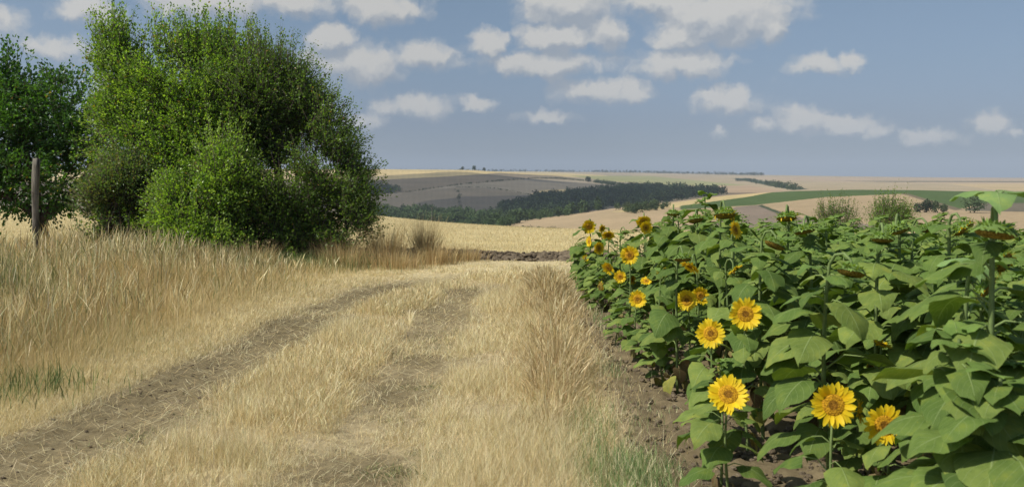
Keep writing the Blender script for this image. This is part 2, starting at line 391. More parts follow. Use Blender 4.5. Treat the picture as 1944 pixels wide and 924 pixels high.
Q = np.stack([idx[:-1, :-1], idx[:-1, 1:], idx[1:, 1:], idx[1:, :-1]], -1).reshape(-1, 4)
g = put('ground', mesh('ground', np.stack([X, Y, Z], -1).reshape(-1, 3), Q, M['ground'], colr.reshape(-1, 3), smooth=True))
tag(g, kind='structure')

def ground_at(u, v, dmin, dmax):
    """distance at which the land's surface shows at a bearing and dip"""
    dd = np.exp(np.linspace(math.log(dmin), math.log(dmax), 160))
    z = terrain_z((u-UC)/FP*dd, dd); vv = VH+FP*(EYE-z)/dd
    k = np.argmax(vv <= v); k = k if vv[k] <= v else len(dd)-1
    return dd[k], z[k]
def zat(x, y): return float(terrain_z(np.array([x]), np.array([y]))[0])

# ------------------------------------------------------------------ geometry makers
def unit(v): return v/np.maximum(np.linalg.norm(v, axis=-1, keepdims=True), 1e-9)
def tube(pts, rad, n=6):
    pts = np.asarray(pts, float); rad = np.broadcast_to(np.asarray(rad, float), (len(pts),))
    t = unit(np.gradient(pts, axis=0)); ref = np.array([0.31, .2, 1.]) if abs(t[0][2]) < .9 else np.array([1., .1, .2])
    a = unit(np.cross(t, ref)); b = np.cross(t, a)
    th = np.linspace(0, 2*np.pi, n, endpoint=False)
    ring = a[:, None]*np.cos(th)[None, :, None]+b[:, None]*np.sin(th)[None, :, None]
    V_ = (pts[:, None]+ring*rad[:, None, None]).reshape(-1, 3)
    k = len(pts); i = np.arange(k-1)[:, None]*n; j = np.arange(n)[None]; j2 = (j+1) % n
    F_ = np.stack([i+j, i+j2, i+n+j2, i+n+j], -1).reshape(-1, 4)
    return V_, F_
class MB:
    def __init__(s): s.V = []; s.F = []; s.C = []; s.U = []; s.n = 0
    def add(s, V_, F_, c=(1, 1, 1), uv=None):
        V_ = np.asarray(V_, float); s.V.append(V_); s.F.append(np.asarray(F_)+s.n); s.n += len(V_)
        s.C.append(np.broadcast_to(np.asarray(c, float), (len(V_), 3))); s.U.append(uv if uv is not None else np.zeros((len(V_), 2)))
    def build(s, name, mat, smooth=True):
        return mesh(name, np.concatenate(s.V), s.F, mat, np.concatenate(s.C), np.concatenate(s.U), smooth)

def blades(x, y, h, w, lean, col, prof=(1, .8, .5, .12), z=None, curve=2.0, az=None):
    """many grass blades as one array: each a strip of quads that narrows upward and bends over"""
    n = len(x); k = len(prof); t = np.linspace(0, 1, k)
    if z is None: z = terrain_z(x, y)-.01
    if az is None: az = rng.uniform(0, 2*np.pi, n)
    fa = rng.uniform(0, 2*np.pi, n)
    base = np.stack([x, y, z], -1)
    ld = np.stack([np.cos(az), np.sin(az), np.zeros(n)], -1)
    rise = np.sqrt(np.maximum(1-np.minimum(lean, .97)**2, .02))
    P = base[:, None]+np.array([0, 0, 1.])*(h*rise)[:, None, None]*(t[None, :, None]**.9)+ld[:, None]*(h*lean)[:, None, None]*(t[None, :, None]**curve)
    wd = np.stack([np.cos(fa), np.sin(fa), np.zeros(n)], -1)
    off = wd[:, None]*(w[:, None, None]*.5*np.array(prof)[None, :, None])
    V_ = np.stack([P-off, P+off], 2).reshape(-1, 3)
    b = (np.arange(n)*2*k)[:, None]; i = (np.arange(k-1)*2)[None]
    F_ = np.stack([b+i, b+i+1, b+i+3, b+i+2], -1).reshape(-1, 4)
    tt = np.repeat(np.tile(t, n), 2)
    return V_, F_, np.repeat(col, 2*k, 0)

def stuff(name, parts, mat):
    V_ = []; F_ = []; C_ = []; n = 0
    for v, f, c in parts:
        V_.append(v); F_.append(f+n); C_.append(c); n += len(v)
    o = put(name, mesh(name, np.concatenate(V_), np.concatenate(F_), mat, np.concatenate(C_)))
    return tag(o, kind='stuff')
def pal(n, *cols, var=.28):
    c = np.array(cols)[rng.integers(0, len(cols), n)]
    return c*(1+rng.uniform(-var, var, (n, 1)))*(1+rng.uniform(-.05, .05, (n, 3)))
def scatter(n, y0, y1, x0f, x1f, pw=1.0):
    """points in a band, thinner with distance (y density ~ y^-pw)"""
    q = rng.random(n)
    y = (y0**(1-pw)+(y1**(1-pw)-y0**(1-pw))*q)**(1/(1-pw)) if pw != 1 else y0*(y1/y0)**q
    a = x0f(y); b = x1f(y); x = a+(b-a)*rng.random(n)
    return x, y

PALE = (.76, .69, .43); GOLD = (.66, .54, .29); BROWN = (.47, .36, .18); RUST = (.30, .18, .08); GRN = (.13, .19, .06); OLV = (.26, .27, .11)
def widthscale(y): return np.clip(y/9, .6, 2.4)

# ------------------------------------------------------------------ grasses
def verge():
    parts = []
    # --- short dry grass over the whole track and its middle strip
    n = 330000
    x, y = scatter(n, 4.6, 21.5, lambda y: np.maximum(-.56*y-.4, XB(y)-.6), lambda y: np.minimum(np.where(y < 16, 1.0, 1.6+(y-16)*1.2), .5*y), 1.15)
    pL = np.exp(-(np.abs(x-XL(y))/(WL(y)+.25*(fbm(x*2.2, y*2.2, 21)-.5)))**4)*(1-.5*sst(9, 12, y)*sst(.5, .68, fbm(x*1.3, y*.9, 71)))
    pR = np.exp(-(np.abs(x-XR(y))/(.42+.6*(fbm(x*2.2, y*2.2, 21)-.5)))**4)*.95
    patch = sst(.36, .6, fbm(x*1.7, y*1.7, 55))
    pR *= np.clip(.05+.8*sst(.46, .58, fbm(x*.9, y*.6, 91, 3)), 0, 1)
    jt = fbm(x*2.2, y*2.2, 21)-.5; pR = np.maximum(pR, .96*BARE(x+.25*jt, y+.5*jt))
    soil = sst(.55, .78, x)*(y < 17)
    mid = np.exp(-(np.abs(x-(XL(y)+XR(y))/2)/.48)**4)*(y < 17)
    keep = (1-np.maximum(pL, pR))*(.45+.55*patch)*(1-.97*soil)
    keep = np.maximum(keep, mid*.9*(1-pL)*(1-pR)*(.35+.65*patch))
    k = rng.random(n) < keep; x, y, mid, patch = x[k], y[k], mid[k], patch[k]; n = len(x)
    h = (.03+.055*rng.random(n)**2)*(1+.9*mid*fbm(x*1.2, y*1.2, 8)*1.6)*(.6+.6*patch)
    far = sst(14, 18, y); h *= 1-.35*far
    lean = np.clip(rng.normal(.7, .28, n)-.2*mid, .05, .97)
    c = pal(n, PALE, PALE, GOLD, (.58, .49, .30)); g_ = rng.random(n) < .02; c[g_] = OLV
    tone = fbm(x*.9, y*.9, 61)[:, None]; c = c*(1-.3*sst(.45, .75, tone)*mid[:, None]*(1-np.array([.95, .84, .66])))
    parts.append(blades(x, y, h*1.25, .0042*widthscale(y), lean, c, curve=1.4))
    # --- loose straw lying on the soil
    n = 20000; x, y = scatter(n, 4.6, 18, lambda y: np.maximum(-.56*y, XB(y)-.2), lambda y: np.full_like(y, .95), 1.2)
    k = rng.random(n) < (1-.7*sst(.6, .8, x)); x, y = x[k], y[k]; n = len(x)
    parts.append(blades(x, y, rng.uniform(.04, .16, n), .0035*widthscale(y), np.full(n, .96), pal(n, PALE, GOLD, BROWN), prof=(.7, 1, .9, .5), z=terrain_z(x, y)+.006, curve=1.0))
    # --- knee-high golden stems of the middle strip
    n = 36000; x, y = scatter(n, 5, 17.5, lambda y: XL(y)+.45, lambda y: XR(y)-.3, 1.1)
    k = rng.random(n) < sst(.42, .62, fbm(x*1.4, y*.9, 8))*(1-BARE(x, y)); x, y = x[k], y[k]; n = len(x)
    parts.append(blades(x, y, rng.uniform(.06, .2, n), .0032*widthscale(y), np.clip(rng.normal(.5, .26, n), 0, .95), pal(n, GOLD, PALE, PALE, (.56, .44, .23)), prof=(1, .8, .6, 1.5, .3)))
    # --- a pale ridge of straw between the second rut and the weeds
    n = 46000; x, y = scatter(n, 5, 17, lambda y: XR(y)+.3, lambda y: np.full_like(y, .35), 1.1)
    k = rng.random(n) < sst(.38, .6, fbm(x*1.5+3, y*1.1, 18))*(1-BARE(x, y)); x, y = x[k], y[k]; n = len(x)
    parts.append(blades(x, y, rng.uniform(.08, .22, n), .0036*widthscale(y), np.clip(rng.normal(.55, .22, n), 0, .95), pal(n, PALE, PALE, (.66, .57, .36), GOLD), curve=1.5))
    stuff('dry_grass', parts, M['dry'])
verge()

def bank():
    parts = []
    def hb(x, y): return sst(-.1, 2.3, XB(y)-x)
    n = 380000
    x, y = scatter(n, 4.8, 21, lambda y: -.62*y-1, lambda y: XB(y)+.25, 1.0)
    t = hb(x, y); m_ = fbm(x*.8, y*.8, 14)
    k = rng.random(n) < .55+.45*t; x, y, t, m_ = x[k], y[k], t[k], m_[k]; n = len(x)
    low = sst(-6.2, -4.2, x)*sst(14, 17, y)
    h = (.08+.36*t*(1-.35*low)*(1-.75*sst(17, 19, y)*sst(-6, -4, x)))*(.35+.8*rng.random(n))*(.55+.7*m_)
    c = pal(n, (.68, .53, .25), (.62, .47, .21), (.76, .65, .38), BROWN, (.54, .42, .19))
    edge = (1-t)[:, None]; c = c*(1-edge*.6)+np.array(PALE)*edge*.6
    br = sst(.5, .75, fbm(x*.6+9, y*.6, 23))[:, None]; c = c*(1-br*.35)+np.array(BROWN)*br*.35
    g_ = rng.random(n) < .10*sst(.45, .7, fbm(x*.5, y*.5, 29)); c[g_] = pal(int(g_.sum()), OLV, GRN)
    lean = np.clip(rng.normal(.46, .26, n), 0, .95)
    parts.append(blades(x, y, h, .0034*widthscale(y), lean, c, az=np.where(rng.random(n) < .45, rng.normal(-.5, .8, n), rng.uniform(0, 6.28, n))))
    # tall seeding stems
    n = 26000; x, y = scatter(n, 6, 20.5, lambda y: -.62*y-1, lambda y: XB(y)-.5, .6)
    t = hb(x, y); k = rng.random(n) < t*sst(.3, .55, fbm(x*.7, y*.7, 14)); x, y, t = x[k], y[k], t[k]; n = len(x)
    h = rng.uniform(.35, .78, n)*(.6+.4*t)*(1-.7*sst(17, 19, y)*sst(-6, -4, x))*(1-.4*sst(-6.2, -4.2, x)*sst(14, 17, y))
    parts.append(blades(x, y, h, .0030*widthscale(y), np.clip(rng.normal(.2, .14, n), 0, .7), pal(n, GOLD, PALE, BROWN, (.52, .45, .24), OLV), prof=(1, .8, .7, .6, .5, 2.0, 1.7, .3), curve=2.5))
    # thick tussocks by the bushes and beside the earth ridge
    for (cx, cy, r, hh, m2) in [(-2.45, 19.3, .35, .95, 700), (-1.75, 20.1, .22, 1.05, 600), (-3.3, 19.2, .5, .7, 900), (-2.2, 18.6, .6, .45, 900), (-4.6, 17.6, .5, .6, 600), (-3.1, 18.4, .5, .55, 800), (-.95, 20.3, .35, .38, 500), (-5.2, 16.5, .5, .6, 600), (-1.5, 19.5, .4, .5, 700)]:
        x = cx+rng.normal(0, r*.5, m2); y = cy+rng.normal(0, r*.5, m2)
        az = np.arctan2(y-cy, x-cx)
        parts.append(blades(x, y, rng.uniform(.4, 1, m2)*hh, np.full(m2, .008), np.clip(np.abs(rng.normal(.3, .25, m2)), 0, .9), pal(m2, GOLD, BROWN, (.48, .34, .16)), az=az))
    stuff('tall_grass', parts, M['dry'])
    # green weeds among the dry bank
    parts = []
    for (cx, cy, rx, ry, m2, hh) in [(-6.1, 12.0, .35, .6, 1500, .6), (-7.6, 14.5, .7, .8, 1400, .6), (-5.0, 17.3, .6, .6, 1600, .5), (-3.8, 18.3, .7, .4, 1500, .4), (-3.7, 7.6, .25, .3, 350, .25), (-6.4, 17.2, .8, .5, 1200, .6), (-6.6, 11.9, .3, .5, 900, .65)]:
        x = cx+rng.normal(0, rx, m2); y = cy+rng.normal(0, ry, m2)
        parts.append(blades(x, y, rng.uniform(.3, 1, m2)*hh, np.full(m2, .009), np.clip(np.abs(rng.normal(.3, .2, m2)), 0, .9), pal(m2, GRN, OLV, (.16, .22, .08))))
    # small green tufts on the track
    for (u, v, r, m2) in [(735, 890, .10, 260), (800, 900, .12, 300), (845, 640, .22, 300), (900, 632, .5, 500), (820, 655, .2, 200), (830, 730, .12, 120), (800, 725, .1, 110), (930, 830, .15, 260), (825, 860, .12, 220), (430, 790, .2, 260), (470, 740, .2, 200), (240, 830, .12, 160), (215, 900, .1, 200), (1000, 625, .3, 260), (730, 790, .1, 80)]:
        d_ = 3118/(v-340); cx = (u-UC)/FP*d_
        x = cx+rng.normal(0, r, m2); y = d_+rng.normal(0, r*.8, m2)
        parts.append(blades(x, y, rng.uniform(.015, .05, m2), np.full(m2, .006), rng.uniform(.3, .95, m2), pal(m2, (.12, .17, .06), (.16, .2, .09), OLV)))
    # green grass at the foot of the weeds near the tilled strip
    for (cx, cy, rx, ry, m2, hh) in [(.64, 5.45, .14, .25, 3000, .15), (.5, 6.5, .14, .35, 900, .13), (.42, 5.9, .18, .4, 700, .08), (.85, 8.6, .06, .3, 250, .12), (.95, 6.9, .12, .3, 160, .08), (.3, 7.0, .15, .3, 300, .12), (1.02, 12.5, .05, 1.0, 400, .15)]:
        x = cx+rng.normal(0, rx, m2); y = cy+rng.normal(0, ry, m2)
        parts.append(blades(x, y, rng.uniform(.3, 1, m2)*hh, np.full(m2, .0045), np.clip(np.abs(rng.normal(.35, .25, m2)), 0, .95), pal(m2, (.19, .3, .1), (.16, .27, .1), (.28, .33, .14), PALE)))
    stuff('green_weeds', parts, M['dry'])
    # reddish-brown weed stand along the track's right edge: branching stems
    parts = []
    n = 34000; q = rng.random(n); y = 6.4+10*q; cxx = np.interp(y, [6, 7.5, 9, 12, 16], [.16, .28, .42, .46, .52]); ww = np.interp(y, [6, 7.5, 9, 13, 16], [.16, .24, .30, .32, .28])
    dx_ = rng.normal(0, 1, n)*.55; x = cxx+dx_*ww
    m_ = fbm(x*2.1, y*1.3, 66, 3); k = rng.random(n) < sst(.3, .55, m_)*.9+.1; x, y, cxx, ww, dx_, m_ = (a[k] for a in (x, y, cxx, ww, dx_, m_)); n = len(x)
    amp = np.interp(y, [6, 7.5, 9, 13, 16.4], [.3, .75, 1.0, 1.05, .7])*np.clip(1-.35*np.abs(dx_)**1.5, .2, 1)
    h = np.clip(.38*amp*(.2+.95*rng.random(n)**1.8)*(.4+1.1*m_), .04, .72)
    az = np.where(rng.random(n) < .4, np.arctan2(rng.normal(0, .6, n), dx_), rng.uniform(0, 6.28, n))
    parts.append(blades(x, y, h, .0030*widthscale(y), np.clip(np.abs(rng.normal(.42, .27, n)), 0, .93), pal(n, (.58, .46, .25), BROWN, GOLD, (.38, .27, .13), (.62, .50, .28), PALE), prof=(1, .8, .7, 1.8, .3), az=az))
    n = 16000; y = 5.2+11*rng.random(n); x = .36+rng.normal(0, .28, n)
    parts.append(blades(x, y, rng.uniform(.05, .2, n), .0036*widthscale(y), rng.uniform(.2, .95, n), pal(n, PALE, GOLD, BROWN)))
    stuff('brown_weeds', parts, M['dry'])
    # stubble standing in the field behind
    n = 90000; x, y = scatter(n, 21.9, 75, lambda y: -.6*y, lambda y: .35*y, 1.6)
    y = np.round(y/.18)*.18+rng.normal(0, .02, n)
    parts = [blades(x, y, rng.uniform(.03, .085, n), .0034*widthscale(y), rng.uniform(.05, .6, n), pal(n, (.64, .54, .31), (.6, .49, .26), PALE), prof=(1, .9, .8))]
    stuff('stubble', parts, M['dry'])
bank()

# ------------------------------------------------------------------ dug earth ridge and clods
def lump(c, r, seed, sub=2):
    n = 7; th = np.linspace(0, 2*np.pi, 10, endpoint=False); ph = np.linspace(.12, np.pi-.12, n)
    P_ = np.stack([np.sin(ph)[:, None]*np.cos(th), np.sin(ph)[:, None]*np.sin(th), np.repeat(np.cos(ph)[:, None], 10, 1)], -1).reshape(-1, 3)
    rr_ = .72+.65*fbm(P_[:, 0]*1.9+seed*3.1+9, P_[:, 1]*1.9+P_[:, 2]*2.3+seed, 5, 3)
    P_ = P_*rr_[:, None]*r+c
    i = np.arange(n-1)[:, None]*10; j = np.arange(10)[None]; j2 = (j+1) % 10
    F_ = np.stack([i+j, i+10+j, i+10+j2, i+j2], -1).reshape(-1, 4)
    return P_, F_
def earth():
    mb = MB()
    xs = np.linspace(-4.6, 2.9, 300); ys = np.linspace(-.75, .6, 44); XX, YY = np.meshgrid(xs, ys)
    yc = 21.0-.25*(XX+1)
    prof = np.exp(-(YY/.36)**2)*(.085+.1*fbm(XX*.9, YY*0, 3))
    zz = terrain_z(XX, yc+YY)+prof*(.6+.9*fbm(XX*4, YY*4, 9, 4))+prof*.9*(vnoise(XX*9, YY*9, 4)-.5)-.03*(1-np.exp(-(YY/.5)**2))
    i = np.arange(44*300).reshape(44, 300)
    mb.add(np.stack([XX, yc+YY, zz], -1).reshape(-1, 3), np.stack([i[:-1, :-1], i[:-1, 1:], i[1:, 1:], i[1:, :-1]], -1).reshape(-1, 4))
    for k in range(900):
        x = random.uniform(-3.5, 2.7); dy = random.gauss(0, .26); y = 21.0-.25*(x+1)+dy; r = random.uniform(.012, .05)*(1.2 if abs(dy) < .25 else .8)
        z = zat(x, y)+.13*math.exp(-(dy/.42)**2)*random.uniform(.6, 1.05)
        mb.add(*lump(np.array([x, y, z]), np.array([r*1.2, r, r*.8]), k))
    o = put('earth_ridge', mb.build('earth_ridge', M['soil'], smooth=False))
    tag(o, 'low ridge of dark dug earth clods between the track and the stubble field', 'earth ridge')
    mb = MB()
    for k in range(2600):
        y = 4.7*(17/4.7)**random.random(); x = random.uniform(.72, 2.2)
        if random.random() < .12: x = float(XL(y))+random.gauss(0, .25)
        r = random.uniform(.004, .02)*(1 if x > .6 else .6)
        mb.add(*lump(np.array([x, y, zat(x, y)+r*.2]), np.array([r*1.2, r, r*.8]), k))
    tag(put('soil_crumbs', mb.build('soil_crumbs', M['soil'], smooth=False)), kind='stuff')
earth()

# ------------------------------------------------------------------ shrubs and trees
def leaves_at(P, Dr, size, col, up=.55, tilt=.6, fold=.18):
    """one kite-shaped leaf per point, growing along Dr"""
    n = len(P); Dr = unit(Dr+rng.normal(0, tilt, (n, 3))*.8)
    nrm = unit(rng.normal(0, .7, (n, 3))+np.array([0, 0, up])+.15*np.array([sd[0], sd[1], 0]))
    side = unit(np.cross(Dr, nrm)); nn = np.cross(side, Dr)
    s = size[:, None]; w = s*.33
    a = P; b = P+Dr*s*.5+side*w+nn*s*fold*.5; c = P+Dr*s-nn*s*.12; d_ = P+Dr*s*.5-side*w+nn*s*fold*.5
    V_ = np.stack([a, b, c, d_], 1).reshape(-1, 3); F_ = np.arange(4*n).reshape(n, 4)
    return V_, F_, np.repeat(col, 4, 0)
def shrub(name, label, cat, base, lobes, ntw, lsize, cols, trunk_r=.05, stems=6, tw=(.25, .6), upb=.6, shoots=0, gap=.36, per=11, spread=.25, group=None, outb=.8, gscale=1.9):
    root = empty(name, (base[0], base[1], zat(*base)-.02)); tag(root, label, cat, group)
    b0 = np.array([base[0], base[1], root.location.z]); off = np.array(root.location)
    lob = np.array(lobes, float); vol = lob[:, 3]*lob[:, 4]*lob[:, 5]; pr = vol**.75/np.sum(vol**.75)
    # main stems and limbs
    mb = MB()
    def limb(p0, p1, r0, r1, sag=.12, n=7, seg=6):
        t = np.linspace(0, 1, n)[:, None]; mid = (p0+p1)/2+np.array([0, 0, -sag*np.linalg.norm(p1-p0)])+rng.normal(0, .04, 3)*np.linalg.norm(p1-p0)
        P_ = (1-t)**2*p0+2*t*(1-t)*mid+t*t*p1; P_[1:-1] += rng.normal(0, .012, (n-2, 3))*np.linalg.norm(p1-p0)
        mb.add(*tube(P_-off, np.linspace(r0, r1, n), seg)); return P_
    nodes = []
    for k in range(stems):
        L = lob[k % len(lob)]; tgt = L[:3]+rng.normal(0, .25, 3)*L[3:]
        s0 = b0+np.array([rng.normal(0, spread), rng.normal(0, spread), 0]) if stems > 1 else b0
        nodes.append(limb(s0, tgt, trunk_r, trunk_r*.45, -.05))
    limbs = [b0+np.array([0, 0, .1])]
    for k in range(stems*9):
        L = lob[rng.choice(len(lob), p=pr)]; v_ = unit(rng.normal(0, 1, 3)); tgt = L[:3]+v_*L[3:]*rng.uniform(.5, .95)
        st_ = nodes[rng.integers(len(nodes))]; src = st_[min(range(len(st_)), key=lambda i: np.linalg.norm(st_[i]-tgt)+(.5 if i < 2 else 0))]
        limb(src, tgt, trunk_r*.4, trunk_r*.12, .03, 6, 5)
    # twigs
    M_ = int(ntw*2.6); li = rng.choice(len(lob), M_, p=pr); v_ = unit(rng.normal(0, 1, (M_, 3))); r_ = rng.random(M_)**(1/2.6)
    P = lob[li, :3]+v_*lob[li, 3:]*r_[:, None]
    lowcut = P[:, 2] > b0[2]+.12
    nz_ = fbm(P[:, 0]*gscale+P[:, 2]*.9, P[:, 1]*gscale*.7+P[:, 2]*gscale, int(abs(base[0]*10)) % 97, 3)
    k = (nz_ > gap+.08*rng.random(M_)) & lowcut; P = P[k][:ntw]; v_ = v_[k][:ntw]; nt_ = len(P)
    D = unit(v_*outb+np.array([0, 0, upb])+rng.normal(0, .35, (nt_, 3))); ln = rng.uniform(*tw, nt_)
    if shoots:
        ks = np.argsort(-(P[:, 2]+rng.random(nt_)*.9))[:shoots]; D[ks] = unit(v_[ks]*.25+np.array([0, 0, 1.])+rng.normal(0, .13, (shoots, 3))); ln[ks] = rng.uniform(.4, .95, shoots)
    # twig wood: three-sided slivers
    q = unit(np.cross(D, np.array([.3, .5, .2]))); q2 = np.cross(D, q); w = .006+.004*ln
    ringb = [P+q*w[:, None], P-q*.5*w[:, None]+q2*.8*w[:, None], P-q*.5*w[:, None]-q2*.8*w[:, None]]; tip = P+D*ln[:, None]
    V_ = np.stack(ringb+[tip], 1).reshape(-1, 3)-off; b = (np.arange(nt_)*4)[:, None]
    F3 = np.concatenate([np.stack([b[:, 0], b[:, 0]+1, b[:, 0]+3], -1), np.stack([b[:, 0]+1, b[:, 0]+2, b[:, 0]+3], -1), np.stack([b[:, 0]+2, b[:, 0], b[:, 0]+3], -1)])
    mb.add(V_, F3)
    br = put('branches', mb.build('branches', M['bark']), root)
    # leaves along twigs
    m_ = (per*(ln/np.mean(tw))).astype(int)+2; ti = np.repeat(np.arange(nt_), m_); t = rng.random(len(ti))
    lp = P[ti]+D[ti]*(ln[ti]*t)[:, None]+rng.normal(0, .035, (len(ti), 3))
    cc = np.array(cols)[rng.integers(0, len(cols), nt_)][ti]*(1+rng.uniform(-.35, .35, (len(ti), 1)))
    yel = rng.random(len(ti)) < .012; cc[yel] = (.34, .24, .06)
    sz = rng.uniform(.7, 1.25, len(ti))*lsize*(1-.3*t)
    V_, F_, c_ = leaves_at(lp, D[ti], sz, cc)
    put('foliage', mesh('foliage', V_-off, F_, M['leaf'], c_), root)
    return root
def at(u, v, d): return ((u-UC)/FP*d, d, EYE-(v-VH)/FP*d)
TOPD = 0
def lobe(u, v, d, ru, rv, rd): c = at(u, v+TOPD, d); return (*c, ru/FP*d, rd, rv/FP*d)
LG = [(.25, .38, .05), (.19, .32, .04), (.30, .42, .08)]; DG = [(.14, .235, .045), (.165, .26, .055), (.10, .18, .035)]; MG = [(.12, .2, .04), (.10, .17, .035), (.15, .22, .045)]
TOPD = 42
shrub('plum_bush', 'tall light green bush with spiky upright shoots beside the dark broad-leaved tree', 'bush', (-6.9, 20.2),
      [lobe(300, 150, 20.5, 95, 105, 1.0), lobe(250, 95, 20.6, 60, 60, .6), lobe(370, 130, 20.3, 85, 80, .9), lobe(330, 270, 20.2, 120, 110, 1.2), lobe(230, 210, 20.4, 60, 70, .8), lobe(290, 390, 20, 90, 80, 1.0), lobe(400, 200, 20.1, 80, 110, .9), lobe(420, 100, 20.3, 55, 70, .6), lobe(210, 60, 20.5, 28, 45, .3), lobe(300, 60, 20.5, 30, 40, .3), lobe(370, 60, 20.3, 30, 35, .3)],
      7000, .074, LG+[(.10, .19, .03)],   .06, 8, shoots=340, gap=.37, gscale=1.7)
shrub('willow_bush', 'wide dark green bush with fine leaves leaning over the track grass', 'bush', (-4.3, 19.9),
      [lobe(500, 170, 20.3, 95, 120, 1.1), lobe(470, 110, 20.5, 65, 65, .7), lobe(575, 245, 20, 85, 110, 1.0), lobe(625, 310, 19.8, 60, 85, .8), lobe(540, 340, 19.8, 120, 100, 1.1), lobe(640, 385, 19.5, 60, 50, .7), lobe(450, 380, 20, 100, 80, 1.0), lobe(450, 210, 20.2, 80, 110, .9), lobe(545, 125, 20.3, 50, 50, .6), lobe(560, 435, 19.5, 120, 50, .9), lobe(500, 450, 19.3, 90, 40, .7), lobe(660, 330, 19.8, 40, 60, .5)],
      9500, .062, DG+[(.13, .2, .035)], .06, 9, shoots=360, gap=.38, tw=(.25, .7), gscale=1.7)
TOPD = 25
shrub('low_bush', 'low light green bush bulging out in front of the two tall bushes', 'bush', (-5.6, 18.6),
      [lobe(370, 400, 18.7, 75, 85, .7), lobe(430, 320, 19, 65, 60, .6), lobe(390, 465, 18.4, 85, 50, .6), lobe(340, 360, 18.8, 40, 50, .5)],
      2200, .068, LG, .035, 6, shoots=70, gap=.40)
shrub('rose_bush', 'small dull green bush with reddish hips between the tree trunk and the light green bush', 'bush', (-7.8, 19.0),
      [lobe(215, 390, 19.2, 60, 80, .6), lobe(240, 330, 19.3, 55, 50, .5), lobe(190, 430, 19, 40, 40, .5)],
      1500, .062, [(.13, .21, .06), (.15, .23, .07), (.10, .17, .05), (.19, .2, .07)], .03, 6, gap=.38)
TOPD = 20
def fruit_tree():
    t = shrub('fruit_tree', 'dark broad-leaved tree with a forked trunk behind the wooden post', 'tree', (at(78, 0, 21)[0], 21.5),
      [lobe(20, 230, 21.8, 110, 110, 1.3), lobe(110, 200, 21.6, 85, 80, 1.0), lobe(-60, 200, 22, 110, 120, 1.2), lobe(60, 320, 21.4, 130, 60, 1.3), lobe(150, 290, 21.3, 50, 80, .9), lobe(-90, 330, 21.8, 90, 60, 1.2), lobe(0, 160, 21.9, 70, 60, .9)],
      3300, .105, [(.065, .15, .03), (.085, .18, .04), (.055, .13, .028)], .07, 1, shoots=70, gap=.33, per=9, upb=.2, tw=(.25, .55))
    off = np.array(t.location); mb = MB()
    def tb(pts, r0, r1): mb.add(*tube(np.array(pts)-off, np.linspace(r0, r1, len(pts)), 10))
    g0 = zat(*t.location[:2])
    f = at(78, 418, 21.5)
    tb([(f[0]+.02, 21.5, g0-.1), (f[0]-.02, 21.5, g0+.4), f], .17, .14)
    tb([f, at(105, 392, 21.5), at(140, 365, 21.4), at(165, 330, 21.2), at(180, 290, 21.1)], .12, .04)
    tb([f, at(70, 380, 21.6), at(60, 330, 21.7), at(40, 250, 21.8)], .13, .05)
    tb([f, at(50, 395, 21.5), at(15, 375, 21.4), at(-30, 350, 21.4)], .10, .04)
    tb([at(110, 390, 21.5), at(150, 372, 21.3), at(175, 350, 21)], .06, .025)
    put('trunk', mb.build('trunk', M['bark']), t)
fruit_tree()

TOPD = 0
# bare, open lower branches on the right side of the willow bush are in its own wood; thin shrubs rise behind the sunflowers
shrub('wild_shrub', 'thin feathery green shrub rising behind the sunflowers, farther from the dark tree clump', 'shrub', at(1592, 0, 38)[:2],
      [lobe(1592, 425, 38, 40, 30,   .6), lobe(1575, 415, 38, 20, 14, .4)], 330, .06, MG, .03, 5, shoots=50, gap=.2, upb=1.6, per=8)
shrub('wild_shrub', 'fuller green shrub rising behind the sunflowers, nearer the dark tree clump', 'shrub', at(1692, 0, 34)[:2],
      [lobe(1690, 420, 34, 36, 34, .6), lobe(1700, 412, 34, 22, 12, .4)], 480, .06, DG, .03, 5, shoots=25, gap=.2, upb=1.2)

# wooden post
def post():
    x, y = at(66, 0, 17.5)[:2]; z0 = zat(x, y); top = at(68, 301, 17.5)[2]; n = 15
    t = np.linspace(0, 1, n); P_ = np.stack([.035*t**2+.01*np.sin(t*7), .02*np.sin(t*4), -.1+(top-z0+.1)*t], -1)
    V_, F_ = tube(P_, .066+.006*np.sin(t*9)-.006*t, 14)
    a = np.arctan2(V_[:, 1], V_[:, 0]); V_[:, :2] *= (1+.05*np.sin(a*3+V_[:, 2:3].ravel()*2)[:, None])
    cap = V_[-14:].mean(0)+[0, 0, .008]; V_ = np.vstack([V_, cap]); m_ = len(V_)-1
    tri = np.array([[m_-14+i, m_-14+(i+1) % 14, m_] for i in range(14)])
    o = put('fence_post', mesh('fence_post', V_, [F_, tri], M['post'], smooth=True), loc=(x, y, z0)); o.rotation_euler = (0, R(0), 0)
    tag(o, 'old grey weathered wooden post standing in the tall dry grass', 'post')
    # a twist of rusty wire stapled round it
    th = np.linspace(0, 2*np.pi*1.3, 30)
    w_, f_ = tube(np.stack([.075*np.cos(th)+.018, .075*np.sin(th)+.01, 1.28+.02*np.sin(th*2)], -1), .003, 4)
    put('wire_loop', mesh('wire_loop', w_, f_, M['bark']), o)
post()

